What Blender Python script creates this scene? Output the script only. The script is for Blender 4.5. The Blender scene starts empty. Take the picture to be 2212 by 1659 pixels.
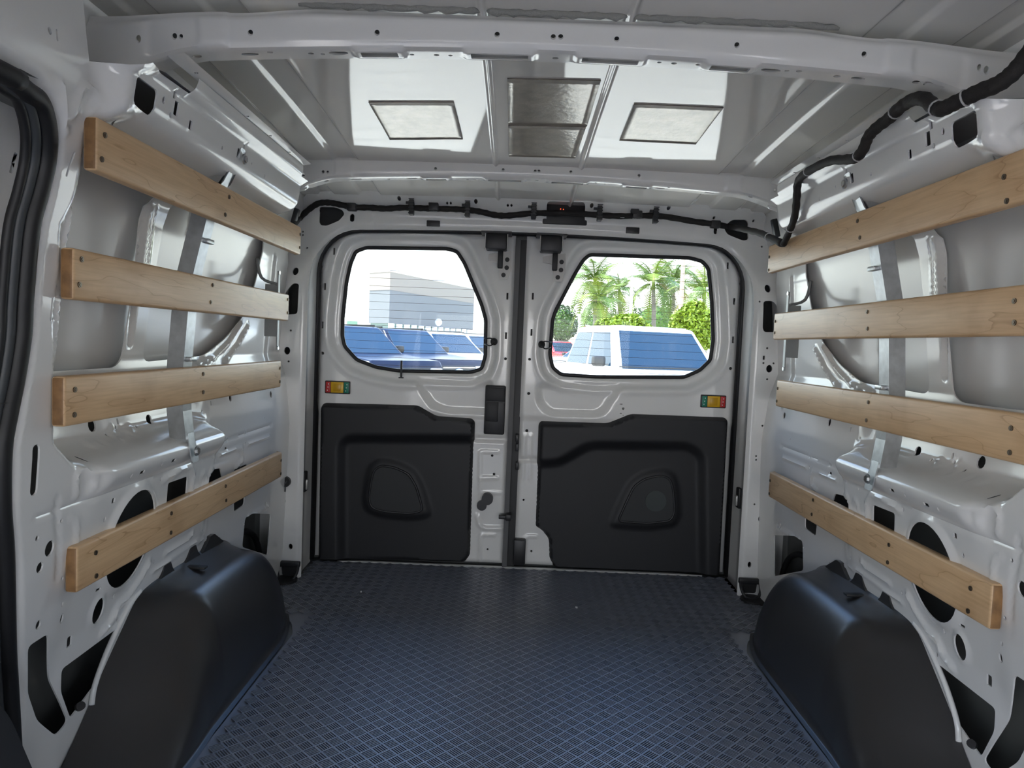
import bpy, bmesh, math, random
import numpy as np
from mathutils import Vector, Matrix
from mathutils.geometry import delaunay_2d_cdt

random.seed(7)
SC = bpy.context.scene
COL = SC.collection
PI = math.pi

# ------------------------------------------------------------------ camera
# surveyed from the photograph: X right, Y towards the rear doors, Z up, van floor z = 0, metres
FPX = 1540.0
CAM = np.array([-0.0474, 0.0, 0.8686])
YAW, PIT, ROL = [math.radians(a) for a in (-0.14524, -3.24962, 2.34803)]
_f = np.array([math.sin(YAW) * math.cos(PIT), math.cos(YAW) * math.cos(PIT), math.sin(PIT)])
_r = np.array([math.cos(YAW), -math.sin(YAW), 0.0])
_u = np.cross(_r, _f)
_R = math.cos(ROL) * _r + math.sin(ROL) * _u
_U = -math.sin(ROL) * _r + math.cos(ROL) * _u
cd = bpy.data.cameras.new('camera')
cam = bpy.data.objects.new('camera', cd)
COL.objects.link(cam)
cam.matrix_world = Matrix(((_R[0], _U[0], -_f[0], CAM[0]), (_R[1], _U[1], -_f[1], CAM[1]), (_R[2], _U[2], -_f[2], CAM[2]), (0, 0, 0, 1)))
cd.sensor_fit = 'HORIZONTAL'
cd.sensor_width = 36.0
cd.lens = FPX / 2212 * 36.0
cd.clip_start = 0.02
cd.clip_end = 500
SC.camera = cam

# ------------------------------------------------------------------ sky, sun, exposure
wd = bpy.data.worlds.new('sky')
SC.world = wd
wd.use_nodes = True
nt = wd.node_tree
nt.nodes.clear()
out = nt.nodes.new('ShaderNodeOutputWorld')
bg = nt.nodes.new('ShaderNodeBackground')
tc = nt.nodes.new('ShaderNodeTexCoord')
sep = nt.nodes.new('ShaderNodeSeparateXYZ')
rmp = nt.nodes.new('ShaderNodeValToRGB')
rmp.color_ramp.elements[0].position = 0.0
rmp.color_ramp.elements[0].color = (1.0, 0.975, 0.93, 1)
rmp.color_ramp.elements[1].position = 0.60
rmp.color_ramp.elements[1].color = (0.13, 0.31, 0.78, 1)
e = rmp.color_ramp.elements.new(0.20)
e.color = (0.74, 0.85, 1.0, 1)
mp = nt.nodes.new('ShaderNodeMapping')
mp.inputs['Scale'].default_value = (2.2, 2.2, 6.0)
nz = nt.nodes.new('ShaderNodeTexNoise')
nz.inputs['Scale'].default_value = 1.6
nz.inputs['Detail'].default_value = 5
cr = nt.nodes.new('ShaderNodeValToRGB')
cr.color_ramp.elements[0].position = 0.42
cr.color_ramp.elements[1].position = 0.60
mx = nt.nodes.new('ShaderNodeMixRGB')
mx.inputs[2].default_value = (1.0, 1.0, 1.0, 1)
L = nt.links.new
L(tc.outputs['Generated'], sep.inputs[0])
L(sep.outputs['Z'], rmp.inputs[0])
L(tc.outputs['Generated'], mp.inputs[0])
L(mp.outputs[0], nz.inputs['Vector'])
L(nz.outputs[0], cr.inputs[0])
cf = nt.nodes.new('ShaderNodeMapRange')       # clouds bank up towards the horizon
cf.inputs['From Min'].default_value = 0.05
cf.inputs['From Max'].default_value = 0.45
cf.inputs['To Min'].default_value = 1.0
cf.inputs['To Max'].default_value = 0.25
L(sep.outputs['Z'], cf.inputs['Value'])
cm = nt.nodes.new('ShaderNodeMath')
cm.operation = 'MULTIPLY'
L(cr.outputs[0], cm.inputs[0])
L(cf.outputs[0], cm.inputs[1])
L(cm.outputs[0], mx.inputs[0])
L(rmp.outputs[0], mx.inputs[1])
L(mx.outputs[0], bg.inputs[0])
bg.inputs[1].default_value = 3.0
L(bg.outputs[0], out.inputs[0])

sd = bpy.data.lights.new('sun', 'SUN')
sd.energy = 9.0
sd.angle = math.radians(0.6)
sd.color = (1.0, 0.95, 0.87)
sun = bpy.data.objects.new('sun', sd)
COL.objects.link(sun)
sun.rotation_euler = Vector((0.55, 0.10, -1.0)).to_track_quat('-Z', 'Y').to_euler()

def portal(name, loc, rot, sx, sy):
    d = bpy.data.lights.new(name, 'AREA')
    d.shape = 'RECTANGLE'
    d.size, d.size_y = sx, sy
    d.cycles.is_portal = True
    o = bpy.data.objects.new(name, d)
    COL.objects.link(o)
    o.location = loc
    o.rotation_euler = rot
portal('windscreen_portal', (0, -2.18, 0.80), (PI / 2, 0, 0), 1.7, 0.72)
portal('side_door_portal', (-0.97, -0.95, 0.62), (PI / 2, 0, -PI / 2), 1.15, 1.15)
portal('side_window_portal', (0.97, -0.95, 0.85), (PI / 2, 0, PI / 2), 1.15, 0.62)
portal('rear_window_portal', (-0.38, 2.80, 0.97), (PI / 2, 0, PI), 0.6, 0.5)
portal('rear_window_portal', (0.36, 2.80, 0.97), (PI / 2, 0, PI), 0.7, 0.5)

vs = SC.view_settings
vs.view_transform = 'Standard'
vs.look = 'None'
vs.exposure = 1.3
vs.gamma = 1.0
vs.use_curve_mapping = False
SC.cycles.max_bounces = 10
SC.cycles.diffuse_bounces = 6
SC.cycles.glossy_bounces = 5
SC.cycles.transparent_max_bounces = 12
SC.cycles.sample_clamp_indirect = 6.0
SC.cycles.use_denoising = True

# ------------------------------------------------------------------ helpers
def at(px, py, X=None, Y=None, Z=None):
    """where the sight line of a surveyed image point meets a plane of the van"""
    d = _f + _R * (px - 1106) / FPX + _U * (829.5 - py) / FPX
    if X is not None: t = (X - CAM[0]) / d[0]
    elif Y is not None: t = (Y - CAM[1]) / d[1]
    else: t = (Z - CAM[2]) / d[2]
    return CAM + d * t

def sstep(a, b, x):
    t = np.clip((x - a) / (b - a), 0, 1)
    return t * t * (3 - 2 * t)

MATS = {}
def mat(name, color, rough=0.5, metal=0.0, spec=0.5, bump=None, noise=None, coat=0.0, emit=None):
    """procedural principled material; bump=(scale,strength,distance), noise=(scale,amount[,stretch])"""
    if name in MATS: return MATS[name]
    m = bpy.data.materials.new(name)
    m.use_nodes = True
    t = m.node_tree
    b = t.nodes['Principled BSDF']
    b.inputs['Base Color'].default_value = (*color, 1)
    b.inputs['Roughness'].default_value = rough
    b.inputs['Metallic'].default_value = metal
    b.inputs['Specular IOR Level'].default_value = spec
    b.inputs['Coat Weight'].default_value = coat
    b.inputs['Coat Roughness'].default_value = 0.04
    co = t.nodes.new('ShaderNodeTexCoord')
    if noise:
        n = t.nodes.new('ShaderNodeTexNoise')
        n.inputs['Scale'].default_value = noise[0]
        n.inputs['Detail'].default_value = 4
        t.links.new(co.outputs['Object'], n.inputs['Vector'])
        r = t.nodes.new('ShaderNodeValToRGB')
        k = noise[1]
        r.color_ramp.elements[0].position = 0.3
        r.color_ramp.elements[1].position = 0.7
        r.color_ramp.elements[0].color = (*[c * (1 - k) for c in color], 1)
        r.color_ramp.elements[1].color = (*[min(1, c * (1 + k)) for c in color], 1)
        t.links.new(n.outputs[0], r.inputs[0])
        t.links.new(r.outputs[0], b.inputs['Base Color'])
    if bump:
        n2 = t.nodes.new('ShaderNodeTexNoise')
        n2.inputs['Scale'].default_value = bump[0]
        n2.inputs['Detail'].default_value = 3
        t.links.new(co.outputs['Object'], n2.inputs['Vector'])
        bp = t.nodes.new('ShaderNodeBump')
        bp.inputs['Strength'].default_value = bump[1]
        bp.inputs['Distance'].default_value = bump[2]
        t.links.new(n2.outputs[0], bp.inputs['Height'])
        t.links.new(bp.outputs[0], b.inputs['Normal'])
    if emit:
        b.inputs['Emission Color'].default_value = (*emit[0], 1)
        b.inputs['Emission Strength'].default_value = emit[1]
    MATS[name] = m
    return m

def wood_mat():
    m = bpy.data.materials.new('maple')
    m.use_nodes = True
    t = m.node_tree
    b = t.nodes['Principled BSDF']
    co = t.nodes.new('ShaderNodeTexCoord')
    oi = t.nodes.new('ShaderNodeObjectInfo')
    mp = t.nodes.new('ShaderNodeMapping')
    mp.inputs['Scale'].default_value = (6, 1.3, 9)
    ad = t.nodes.new('ShaderNodeVectorMath')
    ad.operation = 'ADD'
    ml = t.nodes.new('ShaderNodeVectorMath')
    ml.operation = 'SCALE'
    ml.inputs[0].default_value = (7, 13, 5)
    t.links.new(oi.outputs['Random'], ml.inputs['Scale'])
    t.links.new(co.outputs['Object'], ad.inputs[0])
    t.links.new(ml.outputs[0], ad.inputs[1])
    t.links.new(ad.outputs[0], mp.inputs[0])
    n = t.nodes.new('ShaderNodeTexNoise')
    n.inputs['Scale'].default_value = 1.1
    n.inputs['Detail'].default_value = 3
    t.links.new(mp.outputs[0], n.inputs['Vector'])
    # contour rings of a warped field read as flat-sawn grain
    mm = t.nodes.new('ShaderNodeMath'); mm.operation = 'MULTIPLY'; mm.inputs[1].default_value = 9.0
    fr = t.nodes.new('ShaderNodeMath'); fr.operation = 'FRACT'
    t.links.new(n.outputs[0], mm.inputs[0]); t.links.new(mm.outputs[0], fr.inputs[0])
    rg = t.nodes.new('ShaderNodeValToRGB')
    for i, (p, c) in enumerate(((0.0, (0.50, 0.31, 0.16)), (0.05, (0.66, 0.44, 0.245)), (0.6, (0.71, 0.49, 0.28)), (1.0, (0.675, 0.455, 0.255)))):
        if i < 2:
            el = rg.color_ramp.elements[i]; el.position = p
        else:
            el = rg.color_ramp.elements.new(p)
        el.color = (*c, 1)
    t.links.new(fr.outputs[0], rg.inputs[0])
    mp2 = t.nodes.new('ShaderNodeMapping'); mp2.inputs['Scale'].default_value = (120, 5, 120)
    t.links.new(ad.outputs[0], mp2.inputs[0])
    n2 = t.nodes.new('ShaderNodeTexNoise'); n2.inputs['Scale'].default_value = 2.0; n2.inputs['Detail'].default_value = 2
    t.links.new(mp2.outputs[0], n2.inputs['Vector'])
    r2 = t.nodes.new('ShaderNodeValToRGB')
    r2.color_ramp.elements[0].position = 0.3; r2.color_ramp.elements[0].color = (0.86, 0.83, 0.80, 1)
    r2.color_ramp.elements[1].position = 0.65; r2.color_ramp.elements[1].color = (1, 1, 1, 1)
    t.links.new(n2.outputs[0], r2.inputs[0])
    # stains
    n3 = t.nodes.new('ShaderNodeTexNoise'); n3.inputs['Scale'].default_value = 5.5; n3.inputs['Detail'].default_value = 6
    t.links.new(ad.outputs[0], n3.inputs['Vector'])
    r3 = t.nodes.new('ShaderNodeValToRGB')
    r3.color_ramp.elements[0].position = 0.30; r3.color_ramp.elements[0].color = (0.80, 0.76, 0.72, 1)
    r3.color_ramp.elements[1].position = 0.46; r3.color_ramp.elements[1].color = (1, 1, 1, 1)
    t.links.new(n3.outputs[0], r3.inputs[0])
    m1 = t.nodes.new('ShaderNodeMixRGB'); m1.blend_type = 'MULTIPLY'; m1.inputs[0].default_value = 0.8
    t.links.new(rg.outputs[0], m1.inputs[1]); t.links.new(r2.outputs[0], m1.inputs[2])
    m2 = t.nodes.new('ShaderNodeMixRGB'); m2.blend_type = 'MULTIPLY'; m2.inputs[0].default_value = 0.8
    t.links.new(m1.outputs[0], m2.inputs[1]); t.links.new(r3.outputs[0], m2.inputs[2])
    t.links.new(m2.outputs[0], b.inputs['Base Color'])
    b.inputs['Roughness'].default_value = 0.38
    MATS['maple'] = m
    return m

PAINT = mat('white_paint', (0.80, 0.795, 0.775), 0.13, bump=(160, 0.03, 0.001), coat=0.25)
PAINT2 = mat('outer_skin_paint', (0.74, 0.74, 0.735), 0.16, bump=(90, 0.05, 0.001))
ROOFP = mat('roof_paint', (0.74, 0.72, 0.685), 0.06, bump=(60, 0.03, 0.001), spec=0.42, coat=0.15)
BLACK = mat('black_plastic', (0.018, 0.018, 0.02), 0.42, bump=(900, 0.12, 0.0006))
TRIM = mat('charcoal_trim', (0.012, 0.0125, 0.015), 0.55, bump=(700, 0.15, 0.0006))
COVER = mat('moulded_black_plastic', (0.026, 0.0255, 0.026), 0.33, bump=(1100, 0.2, 0.0006), spec=0.7)
RUBBER = mat('mat_rubber', (0.150, 0.166, 0.205), 0.42, bump=(600, 0.1, 0.0004), spec=1.0, coat=0.7)
RUBBER.node_tree.nodes['Principled BSDF'].inputs['Coat Roughness'].default_value = 0.40
SEAL = mat('black_rubber', (0.012, 0.012, 0.013), 0.5)
STEEL = mat('galvanised_steel', (0.50, 0.52, 0.53), 0.34, metal=0.85, noise=(60, 0.12))
DSTEEL = mat('dull_steel', (0.30, 0.31, 0.31), 0.5, metal=0.7)
BOLT = mat('zinc_bolt', (0.6, 0.6, 0.58), 0.25, metal=1.0)
SCREW = mat('dark_screw', (0.16, 0.13, 0.10), 0.4, metal=0.9)
WOOD = wood_mat()
ENDG = mat('end_grain', (0.25, 0.13, 0.05), 0.55, noise=(45, 0.3))
TAPE = mat('cloth_tape', (0.014, 0.012, 0.011), 0.75, bump=(300, 0.4, 0.002))
SILVER = mat('silver_band', (0.45, 0.45, 0.45), 0.35)
PAD = mat('deadening_pad', (0.34, 0.31, 0.26), 0.20, bump=(75, 0.30, 0.002), noise=(30, 0.12), metal=0.25)
FOAM = mat('grey_foam', (0.30, 0.30, 0.28), 0.8, bump=(260, 0.6, 0.003))
SCRAPE = mat('scraped_paint', (0.18, 0.18, 0.16), 0.6)
YELLOW = mat('yellow_plastic', (0.72, 0.42, 0.01), 0.35)
RED = mat('red_plastic', (0.55, 0.03, 0.03), 0.4)
GREEN = mat('green_plastic', (0.005, 0.20, 0.12), 0.4)
WPRINT = mat('white_print', (0.8, 0.8, 0.8), 0.5)
CAVITY = mat('body_metal_cavity_shade', (0.16, 0.165, 0.16), 0.5)  # bare metal; inside the hollow walls this dark tone is painted shade
BROWN = mat('heater_line_brown', (0.10, 0.06, 0.04), 0.5)
PLATE = mat('hinge_plate', (0.42, 0.41, 0.39), 0.35, metal=0.3)
DCAB = mat('cab_trim_grey', (0.30, 0.30, 0.30), 0.6)
GROUND = mat('pale_concrete', (0.58, 0.52, 0.43), 0.85, noise=(0.6, 0.10))

def glass_mat(name, tint, ior=1.45):
    m = bpy.data.materials.new(name)
    m.use_nodes = True
    t = m.node_tree
    t.nodes.clear()
    o = t.nodes.new('ShaderNodeOutputMaterial')
    tr = t.nodes.new('ShaderNodeBsdfTransparent'); tr.inputs[0].default_value = (*tint, 1)
    gl = t.nodes.new('ShaderNodeBsdfGlossy'); gl.inputs['Roughness'].default_value = 0.01
    fr = t.nodes.new('ShaderNodeFresnel'); fr.inputs[0].default_value = ior
    mxx = t.nodes.new('ShaderNodeMixShader')
    t.links.new(fr.outputs[0], mxx.inputs[0]); t.links.new(tr.outputs[0], mxx.inputs[1]); t.links.new(gl.outputs[0], mxx.inputs[2])
    t.links.new(mxx.outputs[0], o.inputs[0])
    MATS[name] = m
    return m
GLASS = glass_mat('tinted_glass', (0.80, 0.84, 0.825), 1.22)
CARGLASS = mat('car_glass', (0.012, 0.030, 0.055), 0.05, spec=0.35)

def tag(o, label=None, cat=None, group=None, kind=None):
    if label: o['label'] = label
    if cat: o['category'] = cat
    if group: o['group'] = group
    if kind: o['kind'] = kind
    return o

def link(name, me, material=None, parent=None, smooth=True):
    if material is not None: me.materials.append(material)
    if smooth:
        me.polygons.foreach_set('use_smooth', np.ones(len(me.polygons), dtype=bool))
    o = bpy.data.objects.new(name, me)
    COL.objects.link(o)
    if parent is not None: adopt(o, parent)
    return o

LOCAL = set()      # things whose parts are modelled about the thing's own base
def world_of(o):
    m = o.matrix_basis.copy()
    if o.parent: m = world_of(o.parent) @ o.matrix_parent_inverse @ m
    return m
def adopt(o, parent):
    o.parent = parent
    top = parent
    while top.parent: top = top.parent
    if top.name not in LOCAL: o.matrix_parent_inverse = world_of(parent).inverted()

def raw(name, V, F, material=None, parent=None, smooth=True):
    me = bpy.data.meshes.new(name)
    me.from_pydata([tuple(map(float, v)) for v in V], [], [tuple(map(int, f)) for f in F])
    me.update()
    return link(name, me, material, parent, smooth)

def empty(name, loc=(0, 0, 0), rz=0.0, local=False):
    o = bpy.data.objects.new(name, None)
    COL.objects.link(o)
    o.location = loc
    o.rotation_euler = (0, 0, rz)
    o.empty_display_size = 0.05
    if local: LOCAL.add(o.name)
    return o

def fin(name, bm, material, parent=None, smooth=False, angle=None):
    bmesh.ops.recalc_face_normals(bm, faces=bm.faces)
    me = bpy.data.meshes.new(name)
    bm.to_mesh(me)
    bm.free()
    o = link(name, me, material, parent, smooth)
    if smooth and angle is not None:
        me.set_sharp_from_angle(angle=math.radians(angle))
    return o

def add_box(bm, c, s, bev=0.0, rot=None, seg=2):
    r = bmesh.ops.create_cube(bm, size=1.0)
    M = Matrix.Translation(Vector(c)) @ (rot.to_4x4() if rot is not None else Matrix()) @ Matrix.Diagonal((*s, 1))
    bmesh.ops.transform(bm, matrix=M, verts=r['verts'])
    if bev > 0:
        es = list({ed for v in r['verts'] for ed in v.link_edges})
        bmesh.ops.bevel(bm, geom=es, offset=bev, segments=seg, profile=0.5, affect='EDGES')

def box(name, c, s, material, parent=None, bev=0.0, rot=None):
    bm = bmesh.new()
    add_box(bm, c, s, bev, rot)
    return fin(name, bm, material, parent, smooth=bev > 0, angle=40)

def add_cyl(bm, c, r, h, axis=(0, 0, 1), seg=16, r2=None):
    q = Vector(axis).to_track_quat('Z', 'Y')
    M = Matrix.Translation(Vector(c)) @ q.to_matrix().to_4x4()
    bmesh.ops.create_cone(bm, cap_ends=True, segments=seg, radius1=r, radius2=r if r2 is None else r2, depth=h, matrix=M)

def cyl(name, c, r, h, axis, material, parent=None, seg=16, r2=None):
    bm = bmesh.new()
    add_cyl(bm, c, r, h, axis, seg, r2)
    return fin(name, bm, material, parent, smooth=True, angle=40)

def smooth_path(pts, n=8, closed=False):
    """Catmull-Rom through the points"""
    P = [np.array(p, float) for p in pts]
    N = len(P)
    res = []
    rng = N if closed else N - 1
    for i in range(rng):
        if closed:
            p0, p1, p2, p3 = P[(i - 1) % N], P[i], P[(i + 1) % N], P[(i + 2) % N]
        else:
            p0, p1, p2, p3 = P[max(i - 1, 0)], P[i], P[i + 1], P[min(i + 2, N - 1)]
        for k in range(n):
            t = k / n
            res.append(0.5 * ((2 * p1) + (-p0 + p2) * t + (2 * p0 - 5 * p1 + 4 * p2 - p3) * t * t + (-p0 + 3 * p1 - 3 * p2 + p3) * t ** 3))
    if not closed: res.append(P[-1])
    return res

def tube_data(path, rad, seg=10, closed=False, cap=True):
    P = [np.array(p, float) for p in path]
    N = len(P)
    V, F = [], []
    up = np.array([0.13, 0.21, 0.97])
    prev = None
    for i in range(N):
        a = P[(i - 1) % N] if closed else P[max(i - 1, 0)]
        b = P[(i + 1) % N] if closed else P[min(i + 1, N - 1)]
        t = b - a
        t /= np.linalg.norm(t) + 1e-12
        if prev is None:
            s = np.cross(t, up); s /= np.linalg.norm(s)
        else:
            s = prev - t * (prev @ t); s /= np.linalg.norm(s) + 1e-12
        prev = s
        w = np.cross(t, s)
        r = rad[i] if hasattr(rad, '__len__') else rad
        for k in range(seg):
            an = 2 * PI * k / seg
            V.append(P[i] + r * (math.cos(an) * s + math.sin(an) * w))
    for i in range(N if closed else N - 1):
        j = (i + 1) % N
        for k in range(seg):
            k2 = (k + 1) % seg
            F.append((i * seg + k, i * seg + k2, j * seg + k2, j * seg + k))
    if cap and not closed:
        F.append(tuple(range(seg))[::-1])
        F.append(tuple((N - 1) * seg + k for k in range(seg)))
    return V, F

def tube(name, path, rad, material, parent=None, seg=10, closed=False):
    V, F = tube_data(path, rad, seg, closed)
    return raw(name, V, F, material, parent, True)

def prism(name, pts, thick, to3d, material, parent=None, bev=0.0):
    """flat outline (2D) given thickness; to3d(u, v, w) with w from 0 to thick"""
    bm = bmesh.new()
    a = [bm.verts.new(to3d(u, v, 0.0)) for u, v in pts]
    b = [bm.verts.new(to3d(u, v, thick)) for u, v in pts]
    n = len(pts)
    bm.faces.new(a)
    top = bm.faces.new(b)
    for i in range(n):
        bm.faces.new((a[i], a[(i + 1) % n], b[(i + 1) % n], b[i]))
    if bev > 0:
        bmesh.ops.bevel(bm, geom=list(top.edges), offset=bev, segments=2, profile=0.5, affect='EDGES')
    return fin(name, bm, material, parent, smooth=True, angle=35)

# 2D outlines
def circ(u, v, r, n=14): return [(u + r * math.cos(2 * PI * k / n), v + r * math.sin(2 * PI * k / n)) for k in range(n)]
def oval(u, v, a, b, n=20): return [(u + a * math.cos(2 * PI * k / n), v + b * math.sin(2 * PI * k / n)) for k in range(n)]
def rrect(u, v, a, b, r=0.003, n=3):
    """rounded rectangle about (u, v) with half sizes a, b"""
    r = min(r, a * 0.98, b * 0.98)
    res = []
    for cx, cy, s in ((a - r, b - r, 0), (-a + r, b - r, 1), (-a + r, -b + r, 2), (a - r, -b + r, 3)):
        for k in range(n + 1):
            an = PI / 2 * (s + k / n)
            res.append((u + cx + r * math.cos(an), v + cy + r * math.sin(an)))
    return res
def rpoly(pts, r, n=4):
    """polygon with its corners rounded"""
    P = [np.array(p, float) for p in pts]
    N = len(P)
    res = []
    for i in range(N):
        a, b, c = P[i - 1], P[i], P[(i + 1) % N]
        d1, d2 = a - b, c - b
        l1, l2 = np.linalg.norm(d1), np.linalg.norm(d2)
        k = min(r, l1 * 0.45, l2 * 0.45)
        p, q = b + d1 / l1 * k, b + d2 / l2 * k
        for j in range(n + 1):
            t = j / n
            res.append(tuple((1 - t) ** 2 * p + 2 * t * (1 - t) * b + t * t * q))
    return res

def inside(P, poly):
    poly = np.asarray(poly, float)
    x, y = P[:, 0], P[:, 1]
    res = np.zeros(len(P), bool)
    bb = (x >= poly[:, 0].min()) & (x <= poly[:, 0].max()) & (y >= poly[:, 1].min()) & (y <= poly[:, 1].max())
    idx = np.where(bb)[0]
    if len(idx) == 0: return res
    xs, ys = x[idx], y[idx]
    ins = np.zeros(len(idx), bool)
    n = len(poly)
    for i in range(n):
        x1, y1 = poly[i]; x2, y2 = poly[(i + 1) % n]
        if y1 == y2: continue
        c = (y1 > ys) != (y2 > ys)
        ins ^= c & (xs < (x2 - x1) * (ys - y1) / (y2 - y1) + x1)
    res[idx] = ins
    return res

def pdist(P, pts, closed=False):
    pts = np.asarray(pts, float)
    d = np.full(len(P), 1e9)
    n = len(pts)
    for i in range(n if closed else n - 1):
        a, b = pts[i], pts[(i + 1) % n]
        ab = b - a
        t = np.clip(((P - a) @ ab) / (ab @ ab + 1e-12), 0, 1)
        q = P - (a + t[:, None] * ab)
        d = np.minimum(d, (q * q).sum(1))
    return np.sqrt(d)

def ridge(P, pts, w, h, closed=False):
    return h * (0.5 + 0.5 * np.cos(PI * np.clip(pdist(P, pts, closed) / w, 0, 1)))

def plateau(P, poly, h, soft):
    d = pdist(P, poly, True)
    sdv = np.where(inside(P, poly), d, -d)
    return h * sstep(-soft / 2, soft / 2, sdv)

def resample(loop, res):
    o = []
    n = len(loop)
    for i in range(n):
        a, b = np.array(loop[i], float), np.array(loop[(i + 1) % n], float)
        k = max(1, int(math.ceil(np.linalg.norm(b - a) / res)))
        for j in range(k): o.append(a + (b - a) * j / k)
    return o

def sheet(name, outline, holes, fn, res, material, parent=None, rim=None, flip=False, skip_outer_rim=True, sharp=None):
    """pressed sheet: a fine triangulated panel with real openings. fn(P Nx2) -> Nx3; rim = vector the opening edges are folded along"""
    loops = [resample(outline, res)] + [resample(h, res) for h in holes]
    V = []
    E = []
    for lp in loops:
        s = len(V)
        V += lp
        E += [(s + i, s + (i + 1) % len(lp)) for i in range(len(lp))]
    B = np.array(V)
    lo, hi = np.array(outline).min(0), np.array(outline).max(0)
    gx = np.arange(lo[0] + res / 2, hi[0], res)
    gy = np.arange(lo[1] + res / 2, hi[1], res * 0.9)
    G = np.array([(x + (res / 2 if j % 2 else 0), y) for j, y in enumerate(gy) for x in gx])
    keep = inside(G, outline)
    for h in holes: keep &= ~inside(G, h)
    G = G[keep]
    # keep the free points off the outlines
    cell = {}
    for b in B: cell.setdefault((int(b[0] // res), int(b[1] // res)), []).append(b)
    ok = np.ones(len(G), bool)
    lim = (0.45 * res) ** 2
    for i, g in enumerate(G):
        cx, cy = int(g[0] // res), int(g[1] // res)
        for dx in (-1, 0, 1):
            for dy in (-1, 0, 1):
                for b in cell.get((cx + dx, cy + dy), ()):
                    if (b[0] - g[0]) ** 2 + (b[1] - g[1]) ** 2 < lim: ok[i] = False
    G = G[ok]
    A = [Vector((v[0], v[1])) for v in B] + [Vector((v[0], v[1])) for v in G]
    vo, eo, fo, *_ = delaunay_2d_cdt(A, E, [], 0, 1e-7, False)
    P2 = np.array([(v.x, v.y) for v in vo])
    T = np.array(fo)
    c = P2[T].mean(1)
    k = inside(c, outline)
    for h in holes: k &= ~inside(c, h)
    T = T[k]
    used = np.unique(T)
    rem = -np.ones(len(P2), int)
    rem[used] = np.arange(len(used))
    T = rem[T]
    P2 = P2[used]
    P3 = fn(P2)
    faces = [tuple(t[::-1]) if flip else tuple(t) for t in T]
    verts = [tuple(v) for v in P3]
    if rim is not None:
        cnt = {}
        for t in T:
            for a, b in ((t[0], t[1]), (t[1], t[2]), (t[2], t[0])):
                kk = (min(a, b), max(a, b))
                cnt[kk] = cnt.get(kk, 0) + 1
        od = pdist(P2, outline, True)
        m1, m2 = {}, {}
        rim = np.array(rim)
        for (a, b), n in cnt.items():
            if n != 1: continue
            if skip_outer_rim and od[a] < 1e-6 and od[b] < 1e-6: continue
            for q in (a, b):
                if q not in m1:
                    m1[q] = len(verts); verts.append(tuple(P3[q]))
                    m2[q] = len(verts); verts.append(tuple(P3[q] + rim))
            faces.append((m1[a], m1[b], m2[b], m2[a]))
    o = raw(name, verts, faces, material, parent, True)
    if sharp: o.data.set_sharp_from_angle(angle=math.radians(sharp))
    return o

# ================================================================== THE SETTING
# ------------------------------------------------------------------ side walls (mirror images of each other)
ZC = [0, .30, .45, .56, .585, .600, .612, .622, .645, .66, .70, .80, 1.10, 1.14, 1.17, 1.195, 1.210, 1.220, 1.235, 1.283, 1.29, 1.30, 1.31, 1.37]
DC = [.850, .835, .806, .785, .768, .760, .761, .772, .842, .860, .868, .876, .852, .842, .815, .745, .690, .674, .664, .657, .640, .634, .632, .630]
ZP = [0, .25, .46, .60, .66, .77, .97, 1.10, 1.18, 1.22, 1.25, 1.30, 1.37, 1.42]
DP = [.865, .840, .803, .785, .781, .778, .762, .738, .708, .700, .700, .704, .708, .700]
def wall_d(P):
    y, z = P[:, 0], P[:, 1]
    ze = z + 0.028 * (1 - sstep(1.08, 1.20, y)) * sstep(1.0, 1.15, z)
    dc = np.interp(ze, ZC, DC)
    dr = np.interp(ze, [0, .30, .56, .72, .80], [.850, .840, .832, .850, .876])      # no ledge beside the rear pillar
    k = sstep(1.76, 1.86, y) * (ze < .80)
    dc = dc * (1 - k) + dr * k
    dp = np.interp(z, ZP, DP)
    yc = np.interp(z, [.50, .60, .68, 1.10, 1.19], [1.22, 1.25, 1.160, 1.155, 1.112])
    hwid = np.interp(z, [1.10, 1.19], [.032, .022])
    w = sstep(yc - hwid, yc + hwid, y)
    d = dp * (1 - w) + dc * w
    k = sstep(1.99, 2.17, y) * sstep(1.08, 1.16, z)          # the rail runs out into the rear corner
    d = d * (1 - k) + np.interp(z, [1.08, 1.2, 1.30], [.853, .852, .83]) * k
    return d
OFF = {'L1': (0, 0), 'L2': (0, 450), 'L3': (0, 900), 'L4': (0, 1134), 'R5': (1512, 0), 'R6': (1512, 450), 'R7': (1512, 900), 'R8': (1512, 1134)}
def wp(tg, x, y):
    """surveyed point of the wall -> (y, z) on its surface"""
    ox, oy = OFF[tg]
    s = -1 if tg[0] == 'L' else 1
    d = 0.80
    for _ in range(30):
        p = at(ox + x / 3.16, oy + y / 3.16, X=s * d)
        d = 0.6 * d + 0.4 * float(wall_d(np.array([[p[1], p[2]]]))[0])
    return (float(p[1]), float(p[2]))
def wps(tg, pts): return [wp(tg, *p) for p in pts]
def wq(tg, x, y):
    """the same for the pillar beside the sliding door"""
    ox, oy = OFF[tg]
    d = 0.76
    for _ in range(30):
        p = at(ox + x / 3.16, oy + y / 3.16, X=-d)
        d = 0.6 * d + 0.4 * float(np.interp(p[2], ZP, DP))
    return (float(p[1]), float(p[2]))
def wqs(tg, pts): return [wq(tg, *p) for p in pts]

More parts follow.
